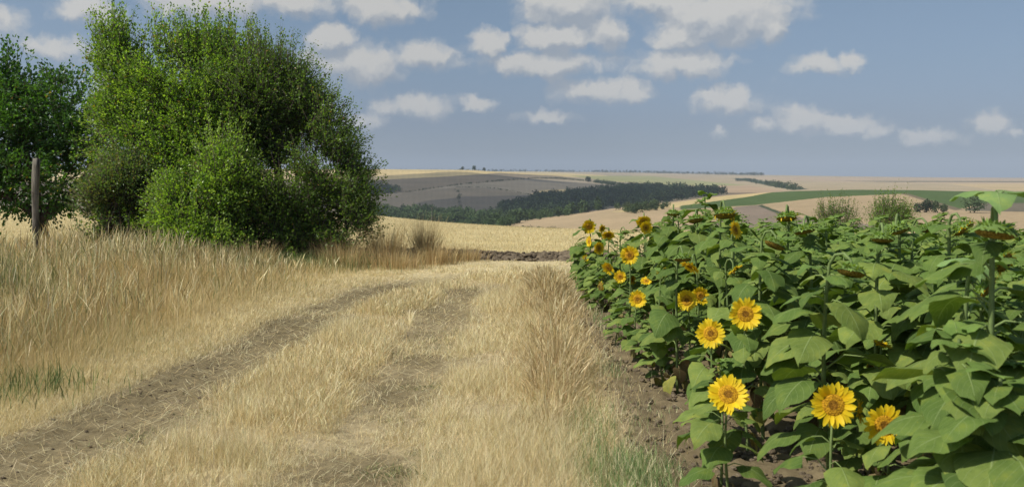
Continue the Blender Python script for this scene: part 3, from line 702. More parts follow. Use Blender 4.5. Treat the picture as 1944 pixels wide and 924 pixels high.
# ------------------------------------------------------------------ far woods, hedges, lone trees
def crowns(X_, Y_, H, nleaf, cols, seed=0, wfac=.42, size=.11):
    """far crowns: leaf clumps spread through an uneven crown volume"""
    n = len(X_); zb = terrain_z(X_, Y_); ti = np.repeat(np.arange(n), nleaf); m_ = len(ti)
    v_ = unit(rng.normal(0, 1, (m_, 3))); r_ = rng.random(m_)**.4
    lobn = .75+.45*vnoise(v_[:, 0]*2+ti*3.7, v_[:, 2]*2+v_[:, 1]*1.5, seed)
    h = H[ti]; P = np.stack([X_[ti]+v_[:, 0]*h*wfac*r_*lobn, Y_[ti]+v_[:, 1]*h*wfac*r_*lobn, zb[ti]+h*(.5+.48*v_[:, 2]*r_*lobn)], -1)
    c = (np.array(cols)[rng.integers(0, len(cols), n)]*rng.uniform(.7, 1.35, (n, 1)))[ti]*(1+rng.uniform(-.22, .22, (m_, 1)))
    s = h*size*rng.uniform(.7, 1.5, m_)
    return leaves_at(P, rng.normal(0, 1, (m_, 3)), s*1.6, c, up=.5)
WD = [(.055, .085, .042), (.07, .10, .045), (.05, .075, .04), (.08, .11, .05)]
def poly_pts(pts, n, dmin, dmax, step=None):
    P = np.array(pts, float); out = []
    while len(out) < n:
        u = random.uniform(P[:, 0].min(), P[:, 0].max()); v = random.uniform(P[:, 1].min(), P[:, 1].max()); ins = False
        for (x0, y0), (x1, y1) in zip(P, np.roll(P, -1, 0)):
            if (y0 > v) != (y1 > v) and u < (x1-x0)*(v-y0)/(y1-y0)+x0: ins = not ins
        if ins:
            d_, z = ground_at(u, v, dmin, dmax); d_ *= random.uniform(.992, 1.008); out.append(((u-UC)/FP*d_, d_))
    return np.array(out)
def wood(name, pts, n, dmin, dmax, hr, nleaf=90, cols=WD):
    P = poly_pts(pts, n, dmin, dmax); k = fbm(P[:, 0]*.02, P[:, 1]*.012, 7, 3) > .27; P = P[k]; n = len(P); H = hr[0]*.6+(hr[1]*.95-hr[0]*.6)*rng.random(n)**1.3
    v, f, c = crowns(P[:, 0], P[:, 1], H, nleaf, cols)
    tag(put(name, mesh(name, v, f, M['far_leaf'], c)), kind='stuff')
wood('woodland', [(945, 402), (1000, 386), (1022, 374), (1100, 368), (1170, 360), (1210, 356), (1300, 360), (1385, 368), (1250, 386), (1160, 396), (1050, 410), (950, 412)], 1900, 860, 1700, (7, 13))
wood('valley_wood', [(690, 402), (770, 402), (850, 405), (900, 410), (960, 414), (1050, 410), (1150, 397), (1130, 402), (1000, 420), (960, 432), (850, 432), (690, 425)], 800, 560, 1000, (6, 11), 110, [(.07, .11, .04), (.085, .125, .045), (.06, .09, .035)])
wood('hillside_wood', [(600, 350), (715, 352), (771, 364), (740, 370), (700, 378), (600, 380)], 420, 1000, 1900, (7, 11), 60)
wood('ridge_forest', [(870, 326), (1000, 326.5), (1200, 328.5), (1450, 334), (1450, 333), (1200, 327.5), (870, 325)], 900, 4200, 5600, (11, 17), 26, [(.03, .05, .025), (.04, .06, .03)])
wood('slope_wood', [(1391, 341), (1420, 340), (1525, 360), (1495, 361)], 150, 1100, 2300, (6, 10), 50)
wood('scrub', [(1170, 400), (1250, 391), (1272, 395), (1200, 408)], 60, 450, 760, (3, 6), 90, [(.07, .1, .04), (.06, .09, .04)])
def hedge(pts, n, dmin, dmax, hr, nleaf=40):
    P = np.array(pts, float); t = np.sort(rng.random(n))*(len(P)-1); u = np.interp(t, np.arange(len(P)), P[:, 0]); v = np.interp(t, np.arange(len(P)), P[:, 1])
    XY = np.array([(lambda d_: ((a-UC)/FP*d_, d_))(ground_at(a, b, dmin, dmax)[0]) for a, b in zip(u, v)])
    vv, f, c = crowns(XY[:, 0]+rng.normal(0, 1.2, n), XY[:, 1]+rng.normal(0, 2, n), rng.uniform(*hr, n), nleaf, WD, wfac=.6)
    tag(put('hedgerow', mesh('hedgerow', vv, f, M['far_leaf'], c)), kind='stuff')
hedge([(765, 367), (867, 352.5), (940, 345), (1014, 339.5), (1060, 339.5), (1108, 344), (1150, 350)], 230, 1000, 2300, (2.5, 4))
hedge([(867, 356), (921, 356.5), (974, 364), (1020, 374)], 110, 1000, 2300, (1.5, 2.6), 30)
hedge([(869, 360), (871, 375), (874, 400)], 60, 950, 1700, (1.5, 3.2), 40)
hedge([(1130, 347), (1165, 352), (1215, 357)], 110, 1000, 2300, (5, 8), 40)
hedge([(940, 436), (990, 438), (1080, 443)], 60, 300, 650, (1.2, 3), 50)
hedge([(700, 321.5), (800, 322), (880, 323)], 60, 2000, 2250, (1.5, 3), 20)
def lone(name, label, u, v, d, H, group=None, wf=.42, n=500, cols=WD, sz=.07):
    x = (u-UC)/FP*d; z = zat(x, d); root = empty(name, (x, d, z)); tag(root, label, 'tree', group); off = np.array([x, d, z])
    vv, f, c = crowns(np.array([x]), np.array([d]), np.array([H]), n, cols, seed=int(u), wfac=wf, size=sz)
    put('crown', mesh('crown', vv-off, f, M['far_leaf'], c), root)
    tv, tf = tube([(0, 0, -.3), (0, 0, H*.25), (.02*H, 0, H*.7)], [H*.03, H*.025, H*.01], 7); put('trunk', mesh('trunk', tv, tf, M['bark']), root)
for (u, H, lb) in [(1742, 6, 'leftmost small round dark tree of the clump behind the sunflowers'), (1758, 8, 'tallest dark tree of the clump behind the sunflowers'), (1775, 7.5, 'dark round tree beside the tallest one of the clump'), (1792, 5.5, 'short dark tree at the right end of the clump')]:
    lone('field_tree', lb, u, 412, 430, H*.75, 'dark trees in a clump beyond the sunflower field')
lone('field_tree', 'wide dark tree beyond the tall drooping sunflower, beside the ploughed strip', 1850, 0, 430, 8, wf=.6)
lone('ridge_tree', 'smallest lone tree on the skyline above the golden field', 878, 0, 2210, 8)
lone('ridge_tree', 'largest lone tree on the skyline above the golden field', 900, 0, 2215, 11)
lone('ridge_tree', 'lone skyline tree nearest to the far forest edge', 919, 0, 2225, 8)
lone('slope_tree', 'single round dark tree at the end of the curved hedgerow on the grey slope', 1117, 0, ground_at(1117, 346, 1000, 2300)[0], 12, wf=.5)
lone('slope_tree', 'pale rounded willow tree at the lower edge of the dark wood', 1191, 0, 600, 6, wf=.6, cols=[(.12, .15, .07)])
# thin utility pole in the valley
px = (820-UC)/FP*600; pz = zat(px, 600)
tv, tf = tube([(0, 0, 0), (0, 0, 14.5)], [.3, .18], 8); po = put('utility_pole', mesh('utility_pole', tv, tf, M['post']), loc=(px, 600, pz)); tag(po, 'thin pale pole rising out of the valley trees', 'pole')
tv, tf = tube([(-1.2, 0, 13.6), (1.2, 0, 13.6)], .1, 6); put('crossarm', mesh('crossarm', tv, tf, M['post']), po)

# ------------------------------------------------------------------ sunflowers
SG = [(.135, .20, .046), (.115, .178, .04), (.175, .235, .055), (.092, .15, .034)]
DRY = [(.20, .15, .075), (.13, .09, .045), (.24, .2, .08)]
def sleaf(mb, p0, az, L, a0, a1, col, roll=0., twist=0.):
    t = np.array([0, .1, .22, .36, .52, .68, .84, 1.0]); w = np.array([.24, .43, .50, .49, .41, .30, .16, .012])*L*random.uniform(.9, 1.08)
    j = np.array([-1, -.55, 0, .55, 1.])
    ang = a0+(a1-a0)*t; dx = np.cumsum(np.r_[0, np.diff(t)*np.cos(ang[1:])])*L; dz = np.cumsum(np.r_[0, np.diff(t)*np.sin(ang[1:])])*L
    cup = random.uniform(-.16, .12); wave = random.uniform(.03, .09)*L; ph = random.uniform(0, 6)
    xl = dx[:, None]-np.where(t[:, None] < .12, (.12-t[:, None])*1.3*L*np.abs(j)[None]**1.2, 0)
    yl = w[:, None]*j[None]*(1+.075*np.sin(t[:, None]*40+j*3)); zl = dz[:, None]+cup*w[:, None]*np.abs(j)[None]**1.5+wave*np.sin(t[:, None]*9+ph)*np.abs(j)[None]*np.sign(j)[None]+roll*yl
    zl = zl-.10*L*np.abs(j)[None]**2*0.5
    Pl = np.stack([xl+0*j, yl, zl], -1).reshape(-1, 3)
    ca, sa = math.cos(az), math.sin(az)
    V_ = np.stack([Pl[:, 0]*ca-Pl[:, 1]*sa, Pl[:, 0]*sa+Pl[:, 1]*ca, Pl[:, 2]], -1)+p0
    i = np.arange(40).reshape(8, 5); F_ = np.stack([i[:-1, :-1], i[:-1, 1:], i[1:, 1:], i[1:, :-1]], -1).reshape(-1, 4)
    uv = np.stack([np.repeat((j*.5+.5)[None], 8, 0), np.repeat(t[:, None], 5, 1)], -1).reshape(-1, 2)
    c = np.broadcast_to(np.asarray(col), (40, 3))*(1+random.uniform(-.12, .12))
    mb.add(V_, F_, c, uv)
def rot_to(V_, nrm, c):
    """local z -> nrm"""
    z = unit(np.asarray(nrm, float)); ref = np.array([0, 0, 1.]) if abs(z[2]) < .95 else np.array([0, 1., 0]); x = unit(np.cross(ref, z)); y = np.cross(z, x)
    return V_[:, :1]*x+V_[:, 1:2]*y+V_[:, 2:3]*z+c
def head(parent, c, nrm, dia, kind):
    """kind: 'open' flower, 'fading' (few curled petals), 'seed' (bracts only), 'bud'"""
    c = np.asarray(c, float); r = dia*(.25 if kind == 'open' else .40 if kind in ('seed', 'fading') else .3)
    hr = empty('flower_head', (0, 0, 0)); hr.parent = parent
    # disk
    n, m_ = 9, 20; q = np.linspace(0, 1, n); th = np.linspace(0, 2*np.pi, m_, endpoint=False)
    prof = (.16 if kind == 'open' else .30)*np.sqrt(np.maximum(1-q**2, 0))-.05*np.exp(-(q/.3)**2)
    V_ = np.stack([q[:, None]*np.cos(th)*r, q[:, None]*np.sin(th)*r, np.repeat(prof[:, None]*r*(1 if kind == 'open' else 1.2), m_, 1)], -1).reshape(-1, 3)
    V_[:, :2] += rng.normal(0, .008*r, (len(V_), 2))
    i = np.arange(n-1)[:, None]*m_; jj = np.arange(m_)[None]; j2 = (jj+1) % m_
    F_ = np.stack([i+jj, i+j2, i+m_+j2, i+m_+jj], -1).reshape(-1, 4)
    qc = np.repeat(q, m_)[:, None]
    if kind == 'open': c_ = np.where(qc < .38, G(.30, .15, .02), G(.48, .27, .02)); c_ = c_*(1-.35*np.exp(-((qc-.3)/.15)**2))
    else: c_ = np.where(qc < .5, G(.09, .065, .02), G(.20, .15, .03))
    mb = MB(); mb.add(rot_to(V_, nrm, c), F_, c_*(1+rng.uniform(-.25, .25, (len(V_), 1))))
    put('flower_disk', mb.build('flower_disk', M['disk']), hr)
    # petals
    if kind in ('open', 'fading', 'bud'):
        mb = MB(); npet = {'open': 42, 'fading': 26, 'bud': 16}[kind]
        for k in range(npet):
            a = 2*math.pi*k/npet+random.uniform(-.08, .08); L = (dia/2-r*.85)*random.uniform(.85, 1.1) if kind == 'open' else r*random.uniform(.35, .6)
            if kind == 'bud': L = r*1.1
            if random.random() < (.3 if kind == 'fading' else .07): continue
            wd = L*.30*random.uniform(.9, 1.15) if kind == 'open' else L*.33
            t = np.array([0, .3, .6, .85, 1.]); ww = np.array([.55, 1, .95, .6, .06])*wd/2*(1.3 if kind == 'open' else 1)
            lift = random.uniform(.05, .45) if kind == 'open' else random.uniform(.6, 1.3) if kind == 'bud' else random.uniform(-.3, 1.1)
            curl = random.uniform(-.5, .35) if kind != 'fading' else random.uniform(-1, 1.2)
            ang = lift+curl*t; x_ = r*.88+np.cumsum(np.r_[0, np.diff(t)*np.cos(ang[1:])])*L; z_ = np.cumsum(np.r_[0, np.diff(t)*np.sin(ang[1:])])*L+(.0 if k % 2 else -.012*dia)
            P_ = np.stack([np.stack([x_, -ww, z_+.12*ww], -1), np.stack([x_, 0*ww, z_-.1*ww], -1), np.stack([x_, ww, z_+.12*ww], -1)], 1).reshape(-1, 3)
            ca, sa = math.cos(a), math.sin(a); P_ = np.stack([P_[:, 0]*ca-P_[:, 1]*sa, P_[:, 0]*sa+P_[:, 1]*ca, P_[:, 2]], -1)
            i = np.arange(15).reshape(5, 3); F_ = np.stack([i[:-1, :-1], i[:-1, 1:], i[1:, 1:], i[1:, :-1]], -1).reshape(-1, 4)
            base = G(.82, .56, .012) if kind != 'fading' else G(.62, .33, .02); tipc = G(.88, .70, .03)
            cc = base+(tipc-base)*np.repeat(t, 3)[:, None]; mb.add(rot_to(P_, nrm, c), F_, cc*random.uniform(.88, 1.08))
        put('petals', mb.build('petals', M['petal']), hr)
    # green back with pointed bracts
    mb = MB(); q = np.linspace(0, 1, 6)
    V_ = np.stack([q[:, None]*np.cos(th)*r*1.03, q[:, None]*np.sin(th)*r*1.03, np.repeat((-(.34 if kind in ('open', 'bud') else .5)*np.sqrt(np.maximum(1-q**2, 0))-.01)[:, None]*r, m_, 1)], -1).reshape(-1, 3)
    i = np.arange(5)[:, None]*m_; F_ = np.stack([i+jj, i+m_+jj, i+m_+j2, i+j2], -1).reshape(-1, 4)
    mb.add(rot_to(V_, nrm, c), F_, G(.17, .26, .07))
    rows = 3 if kind in ('seed', 'fading') else 2
    for rw in range(rows):
        nb = 30
        for k in range(nb):
            a = 2*math.pi*(k+rw*.5)/nb+random.uniform(-.1, .1); L = r*random.uniform(.3, .62); r0 = r*(1.0-.2*rw)
            ang = random.uniform(-.8, .35)-.3*rw
            t = np.array([0, .4, .8, 1]); ww = np.array([.8, .9, .4, .03])*L*.2; x_ = r0+t*L*math.cos(ang); z_ = -.1*r-.12*r*rw+t*L*math.sin(ang)+.25*L*t*t
            P_ = np.stack([np.stack([x_, -ww, z_], -1), np.stack([x_, ww, z_], -1)], 1).reshape(-1, 3)
            ca, sa = math.cos(a), math.sin(a); P_ = np.stack([P_[:, 0]*ca-P_[:, 1]*sa, P_[:, 0]*sa+P_[:, 1]*ca, P_[:, 2]], -1)
            i = np.arange(8).reshape(4, 2); F_ = np.stack([i[:-1, 0], i[:-1, 1], i[1:, 1], i[1:, 0]], -1)
            mb.add(rot_to(P_, nrm, c), F_, G(.30, .46, .11)*random.uniform(.6, 1.2))
    put('bracts', mb.build('bracts', M['sleaf'] if False else M['petal']), hr)
    return hr
def sunflower(x, y, H, label=None, hd=None, group=None, nleaf=11, LL=.22, lo=.25, dry=3, facing=None, hz=0, bend=None, top_leaf=False, gz=None, covers=None):
    """hd = (kind, diameter, face normal); the head sits at the top of a stem H high"""
    gz_ = gz; gz = zat(x, y) if gz is None else gz
    offx = offy = 0
    if hd and unit(np.array(hd[2], float))[2] < -.2:       # a nodding head hangs forward of its stem
        fa = random.uniform(-2.3, -.9); offx = math.cos(fa)*hd[1]*.7; offy = math.sin(fa)*hd[1]*.7; x -= offx; y -= offy
    root = empty('sunflower', (x, y, gz)); tag(root, label, 'sunflower', group)
    ms = MB(); lx, ly = random.uniform(-.05, .05), random.uniform(-.05, .05)
    sc = G(.16, .22, .075)
    def sp(t): return np.array([lx*math.sin(t*2.6), ly*math.sin(t*2.2), H*t])
    ts = np.linspace(0, 1, 9); pts = [sp(t) for t in ts]; pts[0] = pts[0]-np.array([0, 0, .04]); R0 = .006+.0065*H*.8
    top = pts[-1]
    if hd:
        kind, dia, nrm = hd
        if kind == 'seed' and gz_ is None: nrm = (nrm[0]+random.uniform(-.4, .3), nrm[1]+random.uniform(-.1, .25), nrm[2]); dia *= .88
        nrm = unit(np.array(nrm, float)); hc = top.copy()
        # neck: the stem arches over and meets the back of the head
        back = hc-nrm*dia*.13; k0 = sp(.86 if kind in ('open', 'bud') else .93)
        if nrm[2] < -.2:
            b = sp(1); hc = b+np.array([offx, offy, 0]); back = hc-nrm*dia*.16
            pts = [sp(t) for t in np.linspace(0, .9, 8)]; pts[0] = pts[0]-np.array([0, 0, .04])
            for q_, zz in ((.06, .18), (.30, .46), (.66, .52), (.94, .34)): pts.append(b*(1-q_)+np.array([back[0], back[1], b[2]])*q_+np.array([0, 0, dia*zz]))
            pts.append(back)
        else: pts = [sp(t) for t in np.linspace(0, .86, 8)]+[k0*.3+back*.7-nrm*dia*.12, back]
    P_ = np.array(pts); rr_ = np.linspace(R0, R0*.5, len(P_)); ms.add(*tube(P_, rr_, 7), sc)
    ml = MB(); az = random.uniform(0, 6.28)
    for k in range(nleaf):
        t = lo+(.97-lo)*((k+.5)/nleaf)**.85; az += 2.4+random.uniform(-.3, .3); p = sp(t)
        s = LL*(1.05-.75*abs(t-.55)**1.2)*random.uniform(.8, 1.15)
        if t > .9: s *= .62
        a = az
        if facing is not None and random.random() < .35: a = facing+random.uniform(-.9, .9)
        pl = s*random.uniform(.45, .8); el = random.uniform(.35, .8) if t < .85 else random.uniform(.6, 1.1)
        if covers is not None and covers(p+np.array([x+math.cos(a)*(pl+s*.5), y+math.sin(a)*(pl+s*.5), gz]), s*.6):
            a += 1.6
            if covers(p+np.array([x+math.cos(a)*(pl+s*.5), y+math.sin(a)*(pl+s*.5), gz]), s*.6): continue
        q0 = p; q3 = p+np.array([math.cos(a)*pl*math.cos(el*.5), math.sin(a)*pl*math.cos(el*.5), pl*math.sin(el)*.55]); q1 = p+np.array([math.cos(a)*pl*.45, math.sin(a)*pl*.45, pl*math.sin(el)*.6])
        ms.add(*tube([q0, q1, q3], [R0*.38, R0*.3, R0*.22], 5), G(.2, .27, .09))
        sleaf(ml, q3, a, s, random.uniform(-.35, .05), random.uniform(-1.15, -.5), SG[random.randrange(4)], roll=random.uniform(-.35, .35))
    for k in range(dry):
        t = random.uniform(.1, max(lo, .2)); a = random.uniform(0, 6.28); p = sp(t); s = LL*random.uniform(.45, .75); pl = s*.5
        q3 = p+np.array([math.cos(a)*pl*.8, math.sin(a)*pl*.8, -pl*.3])
        ms.add(*tube([p, p+np.array([math.cos(a)*pl*.5, math.sin(a)*pl*.5, 0]), q3], [R0*.25]*3, 4), G(.25, .2, .1))
        sleaf(ml, q3, a, s, -1.2, -1.7, DRY[random.randrange(3)] if random.random() < .75 else G(.30, .30, .07), roll=random.uniform(-.8, .8))
    if not hd:
        for q_ in range(7):
            az += 1.1; p = sp(1-.012*q_); s = LL*random.uniform(.3, .5); q3 = p+np.array([math.cos(az)*.03, math.sin(az)*.03, .03])
            sleaf(ml, q3, az, s, random.uniform(.3, 1.0), random.uniform(-.6, .1), SG[2]*np.array(1.) if False else G(.15, .235, .055))
    elif nrm[2] < -.2 and not top_leaf:
        for q_ in range(5):
            az += 1.4; p = sp(1-.03*q_); s = LL*random.uniform(.45, .7); q3 = p+np.array([math.cos(az)*.07, math.sin(az)*.07, .02])
            if covers is not None and covers(q3+np.array([x, y, gz]), s*.6): continue
            ms.add(*tube([p, (p+q3)/2+np.array([0, 0, .01]), q3], [.004]*3, 4), G(.2, .27, .09)); sleaf(ml, q3, az, s, random.uniform(.0, .5), random.uniform(-.9, -.2), G(.13, .21, .05))
    if top_leaf:
        for a, e_ in ((2.8, .25), (.2, .2), (4.4, -.1)):
            q = P_[-3]; q3 = q+np.array([math.cos(a)*.035, math.sin(a)*.035, .05]); ms.add(*tube([q, (q+q3)/2+np.array([0, 0, .02]), q3], [.005, .004, .003], 5), G(.25, .36, .13))
            sleaf(ml, q3, a, .12, e_, e_-.9, G(.20, .31, .11))
    put('stem', ms.build('stem', M['stem']), root); put('foliage', ml.build('foliage', M['sleaf']), root)
    if hd: head(root, hc, nrm, dia, kind)
    return root
FC = (-.25, -1, .15); FL = (-.6, -.8, .1)
# (column, row, distance, kind, diameter, facing, label)
H_ = [
 (1386, 745, 5.0, 'open', .205, (-.1, -.85, .6), 'low open sunflower at the field edge, lowest yellow bloom nearest the bare track side'),
 (1585, 766, 4.45, 'open', .20, FC, 'biggest open sunflower low in front, its round face turned to the path'),
 (1632, 778, 4.75, 'open', .13, (.9, -.4, .1), 'smaller open sunflower half hidden behind the biggest low bloom'),
 (1669, 804, 4.5, 'open', .185, (-.1, -1, .2), 'open sunflower with a wide disk over dark shade, lower neighbour of the biggest bloom'),
 (1420, 597, 6.0, 'open', .20, FC, 'open sunflower with a bright dot on its disk, highest of the large near blooms'),
 (1347, 632, 6.3, 'open', .19, (-.3, -1, .25), 'open sunflower diagonally below the highest large near bloom'),
 (1299, 571, 7.8, 'open', .175, (-.35, -1, .2), 'open sunflower with a broad brown disk overlapping a smaller bloom'),
 (1327, 561, 8.1, 'open', .155, (.15, -1, .1), 'smaller open bloom tucked beside the broad brown disk'),
 (1216, 568, 9.2, 'open', .17, FC, 'round open sunflower low on the leafy edge, below the tall-stalked bloom'),
 (1194, 485, 10.5, 'open', .205, (-.1, -1, .1), 'open sunflower on a thin tall stalk, standing clear of the leaves'),
 (1179, 525, 12, 'open', .16, (-.2, -1, .1), 'small open sunflower directly under the dark tilted bloom'),
 (1202, 532, 12.3, 'open', .12, (.7, -.7, 0), 'small sideways yellow bloom beside the small open one'),
 (1225, 533, 11, 'open', .135, (-.1, -.75, .9), 'flat-tilted yellow bloom on a leafy edge plant'),
 (1155, 509, 12.4, 'open', .19, (-.6, -.7, -.5), 'tilted open sunflower with a dark striped disk looking down'),
 (1139, 471, 13, 'open', .18, (.6, -.9, .1), 'open sunflower turned aside under the corner blooms'),
 (1120, 430, 14.5, 'open', .21, (-.1, -1, -.25), 'outermost tall open sunflower at the far corner of the field'),
 (1140, 434, 15.2, 'open', .14, (.6, -.7, -.2), 'small bloom behind the outermost tall sunflower'),
 (1116, 458, 14.2, 'open', .17, (-1, -.4, .1), 'sideways sunflower just below the outermost tall one'),
 (1157, 446, 13.5, 'open', .19, (0, -.75, -.75), 'half-drooping yellow sunflower between the corner bloom and a green head'),
 (1188, 442, 13, 'seed', .16, (0, -.15, -1), 'small green drooping head in front of the stubble field'),
 (1221, 420, 12.2, 'open', .19, (-.1, -.8, -.5), 'upper yellow bloom of a close pair at the field skyline'),
 (1228, 432, 11.8, 'open', .165, (.25, -1, -.1), 'lower yellow bloom of a close pair at the field skyline'),
 (1280, 406, 9.8, 'seed', .19, (0, -.1, -1), 'flat green nodding head on the skyline above the far hill'),
 (1376, 408, 8, 'fading', .22, (0, -.2, -1), 'nodding head with orange fading petals rising over the leaves'),
 (1327, 418, 9, 'seed', .20, (.1, -.3, -1), 'green bristly nodding head between two skyline heads'),
 (1297, 491, 7.6, 'seed', .20, (0, -.1, -1), 'green nodding head on a pale arched neck above a yellow rim'),
 (1304, 505, 8.4, 'open', .19, (-.55, -.25, -.8), 'slanted yellow bloom under the green nodding head'),
 (1264, 514, 8.9, 'bud', .12, (-.1, -.8, -.5), 'half-closed yellow bud on a thin branching stalk'),
 (1140, 545, 12.5, 'fading', .15, (-.9, -.4, 0), 'dark withering bloom on the shaded leafy edge'),
 (1389, 510, 7.6, 'open', .14, (.5, -.3, -.8), 'small slanted orange-rimmed bloom among broad leaves'),
 (1110, 490, 14, 'bud', .11, (-.5, -.8, .3), 'tiny yellow bud on the outer edge of the far corner'),
 (1495, 414, 7.0, 'fading', .17, (0, -.2, -1), 'brown nodding head with a yellow rim under skyline leaves'),
 (1400, 436, 7.8, 'open', .15, (.5, -.5, .2), 'pale yellow bloom hidden among leaves behind the orange nodding head'),
 (1523, 438, 6.4, 'seed', .20, (.1, -.3, -1), 'green bristly nodding head beside the brown one'),
 (1475, 465, 6.2, 'seed', .19, (-.1, -.3, -1), 'dark nodding head in the shade of broad leaves'),
 (1630, 518, 4.6, 'seed', .185, (0, -.15, -1), 'green fringed nodding head on a straight pale neck amid broad leaves'),
 (1686, 454, 5.3, 'seed', .175, (0, -.2, -1), 'brown nodding head in front of the dark shrub'),
 (1707, 438, 6.0, 'seed', .21, (.1, -.1, -1), 'wide green nodding head just behind the brown one'),
 (1760, 436, 6.8, 'seed', .17, (.1, -.2, -1), 'green nodding head low on the skyline by the tree clump'),
 (1822, 434, 5.2, 'fading', .15, (.5, -.3, -.8), 'orange-rimmed head peeping over a large leaf'),
 (1885, 440, 3.5, 'seed', .20, (0, -.15, -1), 'largest nodding head, crowned by upright pale green leaves'),
 (1925, 500, 4.3, 'fading', .12, (.5, -.6, -.4), 'small orange-edged head under the largest nodding one'),
 (1885, 552, 3.9, 'fading', .13, (.6, -.4, -.6), 'yellow petals half covered by a broad leaf, below the largest nodding head'),
 (1675, 652, 5.4, 'open', .11, (.2, -.2, .9), 'yellow fringe of a bloom almost buried between leaves'),
 (1662, 697, 5.6, 'bud', .06, (0, -1, .2), 'tiny yellow bud in the gap under broad leaves'),
 (1368, 742, 5.2, 'bud', .07, (-.9, -.3, .1), 'little yellow bud beside the lowest edge bloom'),
]
def covers(P, rad):
    u_ = UC+FP*P[0]/P[1]; v_ = VH+FP*(EYE-P[2])/P[1]
    for (u, v, d_, kind, dia, nr_, lb) in H_:
        if kind == 'open' and P[1] < d_+.02 and math.hypot(u-u_, v-v_) < dia*FP/d_*.5+rad*FP/P[1]*.68: return True
    return False
occ = []
for (u, v, d_, kind, dia, nr_, lb) in H_:
    x, y, z = at(u, v, d_); H = z-zat(x, y); H = max(H, .25)
    small = H < .95
    sunflower(x, y, H, lb, (kind, dia, nr_), 'sunflowers with showing heads', nleaf=10 if small else 21 if kind == 'seed' else 16, LL=.165 if small else .23,
              lo=.22 if small else .3, dry=2 if small else 3, facing=math.pi*1.15, top_leaf=(u == 1885), covers=covers)
    occ.append((x, y))
# leafy field plants: a few kinds, copied with their parts
protos = []
for k in range(12):
    tall = k < 8; H = 1.10+.03*k if tall else .55+.09*(k-8)
    p = sunflower(0, 0, H, 'leafy sunflower without a showing flower, crowded among the broad leaves of the field', None,
                  'flowerless sunflowers filling the field', nleaf=23 if tall else 12, LL=.225 if tall else .15, lo=.3 if tall else .15, dry=4 if tall else 2, facing=math.pi*1.2, gz=0)
    p['hh'] = H; protos.append(p)
def copy_tree(o, parent=None):
    c = o.copy(); COL.objects.link(c); c.parent = parent
    for ch in list(o.children): copy_tree(ch, c)
    return c
spots = []
for r_i in range(14):
    rx = 1.12+r_i*.62; y = 2.3 if r_i > 1 else 3.6
    while y < 16.6-.12*r_i:
        x = rx+random.gauss(0, .06)+(.2*float(1-sst(8.0, 11.0, y)) if r_i < 2 else 0); yj = y+random.gauss(0, .05); y += random.uniform(.27, .40)+(.03*max(r_i-3, 0))
        if x > .53*yj+.5: continue
        edge = r_i == 0
        if edge and (yj < 8.2 and random.random() < .45 or yj < 5.3): continue
        if r_i == 1 and yj < 5.6: continue
        if yj < 3.1 and x < 1.9: continue
        if min([math.hypot(x-a, yj-b) for a, b in occ] or [9]) < .12: continue
        spots.append((x, yj, r_i))
spots = [(1.62, 3.25, 5), (1.72, 3.5, 5), (1.85, 3.8, 5), (1.55, 3.4, 5), (1.95, 4.1, 5)]+spots
print('field plants', len(spots))
dropped = 0
for i, (x, y, r_i) in enumerate(spots[:252]):
    p = protos[8+random.randrange(4)] if (r_i == 0 or (r_i == 1 and (random.random() < .5 or y > 12))) else protos[random.randrange(8)]
    lim = 9.
    for (u, v, d_, kind, dia, nr_, lb) in H_:              # a plant leaves the blooms behind it in view
        if d_ > y-.05:
            rad = dia*FP/d_*.5
            if abs(UC+FP*x/y-u) < rad+FP*.17/y: lim = min(lim, EYE-(v+rad*1.0-VH)/FP*y-.02)
    if lim < .42: dropped += 1; continue
    o = p if p.get('used') is None else copy_tree(p)
    if p.get('used') is None: p['used'] = 1
    if 'used' in o.keys() and o is not p: del o['used']
    o.location = (x, y, zat(x, y)); s = random.uniform(.9, 1.06)
    hgt = .8+.06*i if i < 5 else random.uniform(.84, .98)*np.interp(y, [4, 7, 11, 15], [1.1, 1.0, .97, .86]) if r_i > 1 else np.interp(y, [4, 10, 12, 16], [1.0, 1.15, 1.0, .8])
    hs_ = max(float(v_[2]) for v_ in p['top']) if False else p['hh']*s*hgt+.06
    if hs_ > lim: hgt *= lim/hs_; s = s*max(.75, lim/hs_)**.5
    o.scale = (s, s, s*hgt); o.rotation_euler = (0, 0, random.uniform(-.6, .6))
print('dropped', dropped)
for o in list(C.objects):
    for k_ in ('used', 'hh'):
        if k_ in o.keys(): del o[k_]
for p in protos:
    if p.location.length < .5:
        for ch in list(p.children):
            for c2 in list(ch.children): bpy.data.objects.remove(c2)
            bpy.data.objects.remove(ch)
        bpy.data.objects.remove(p)

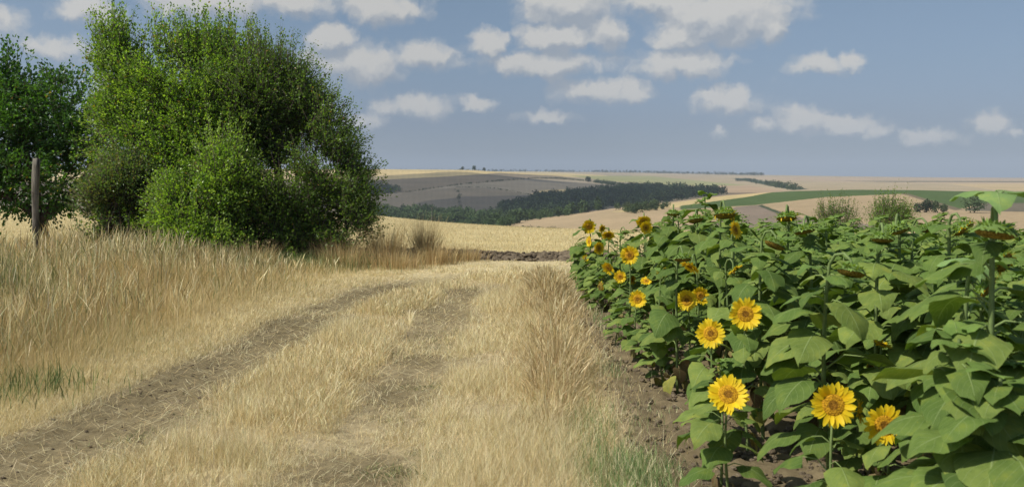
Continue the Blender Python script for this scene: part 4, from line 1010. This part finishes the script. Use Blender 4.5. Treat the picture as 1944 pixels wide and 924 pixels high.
# ------------------------------------------------------------------ a drifting cloud high over the valley (it throws the shade on the far grey fields)
def cloud(cx, cy, cz, rx, ry, rz, seed):
    n, m_ = 40, 80; th = np.linspace(0, 2*np.pi, m_, endpoint=False); ph = np.linspace(.02, np.pi-.02, n)
    P_ = np.stack([np.sin(ph)[:, None]*np.cos(th), np.sin(ph)[:, None]*np.sin(th), np.repeat(np.cos(ph)[:, None], m_, 1)], -1).reshape(-1, 3)
    r_ = .7+.6*fbm(P_[:, 0]*2+seed+20, P_[:, 1]*2+P_[:, 2]*2+20, seed, 5); P_ = P_*r_[:, None]; P_[:, 2] = np.where(P_[:, 2] < 0, P_[:, 2]*.25, P_[:, 2])
    i = np.arange(n-1)[:, None]*m_; j = np.arange(m_)[None]; j2 = (j+1) % m_
    o = put('cloud', mesh('cloud', P_*[rx, ry, rz], np.stack([i+j, i+m_+j, i+m_+j2, i+j2], -1).reshape(-1, 4), M['cloud'], smooth=True), loc=(cx, cy, cz))
    tag(o, kind='structure')
def _cloud(nt):
    a = leafy(nt, ramp(nt, noise(nt, .01, 5), [(0, (.75, .76, .78)), (1, (.85, .85, .85))]), .5, 1, 0, (1, 1, 1))
    t = N_(nt, 'ShaderNodeBsdfTransparent'); mx = N_(nt, 'ShaderNodeMixShader'); mx.inputs[0].default_value = .38
    nt.links.new(t.outputs[0], mx.inputs[1]); nt.links.new(a, mx.inputs[2]); return mx.outputs[0]
M['cloud'] = material('cloud', _cloud)
hc_ = 900; k_ = hc_/sd[2]
def over(u, d_, h=900): x = (u-UC)/FP*d_; return (x+sd[0]/sd[2]*h, d_+sd[1]/sd[2]*h, h)
cloud(*over(880, 1500), 260, 520, 120, 3)
cloud(*over(1080, 1130), 190, 230, 90, 8)

# ------------------------------------------------------------------ haze
def haze():
    b = [(-9000, -40, -420), (13000, -40, -420), (13000, 21000, -420), (-9000, 21000, -420)]
    V_ = [(x, y, z) for z in (-700, 330) for (x, y) in ((-16000, -60), (16000, -60), (16000, 20100), (-16000, 20100))]
    F_ = [(0, 3, 2, 1), (4, 5, 6, 7), (0, 1, 5, 4), (1, 2, 6, 5), (2, 3, 7, 6), (3, 0, 4, 7)]
    m_ = bpy.data.materials.new('haze'); m_.use_nodes = True; nt = m_.node_tree; nt.nodes.clear()
    pv = nt.nodes.new('ShaderNodeVolumePrincipled'); pv.inputs['Color'].default_value = (.72, .82, .95, 1); pv.inputs['Density'].default_value = 1.15e-4; pv.inputs['Anisotropy'].default_value = 0
    out = nt.nodes.new('ShaderNodeOutputMaterial'); nt.links.new(pv.outputs[0], out.inputs['Volume'])
    tag(put('haze', mesh('haze', V_, np.array(F_), m_)), kind='stuff')
haze()
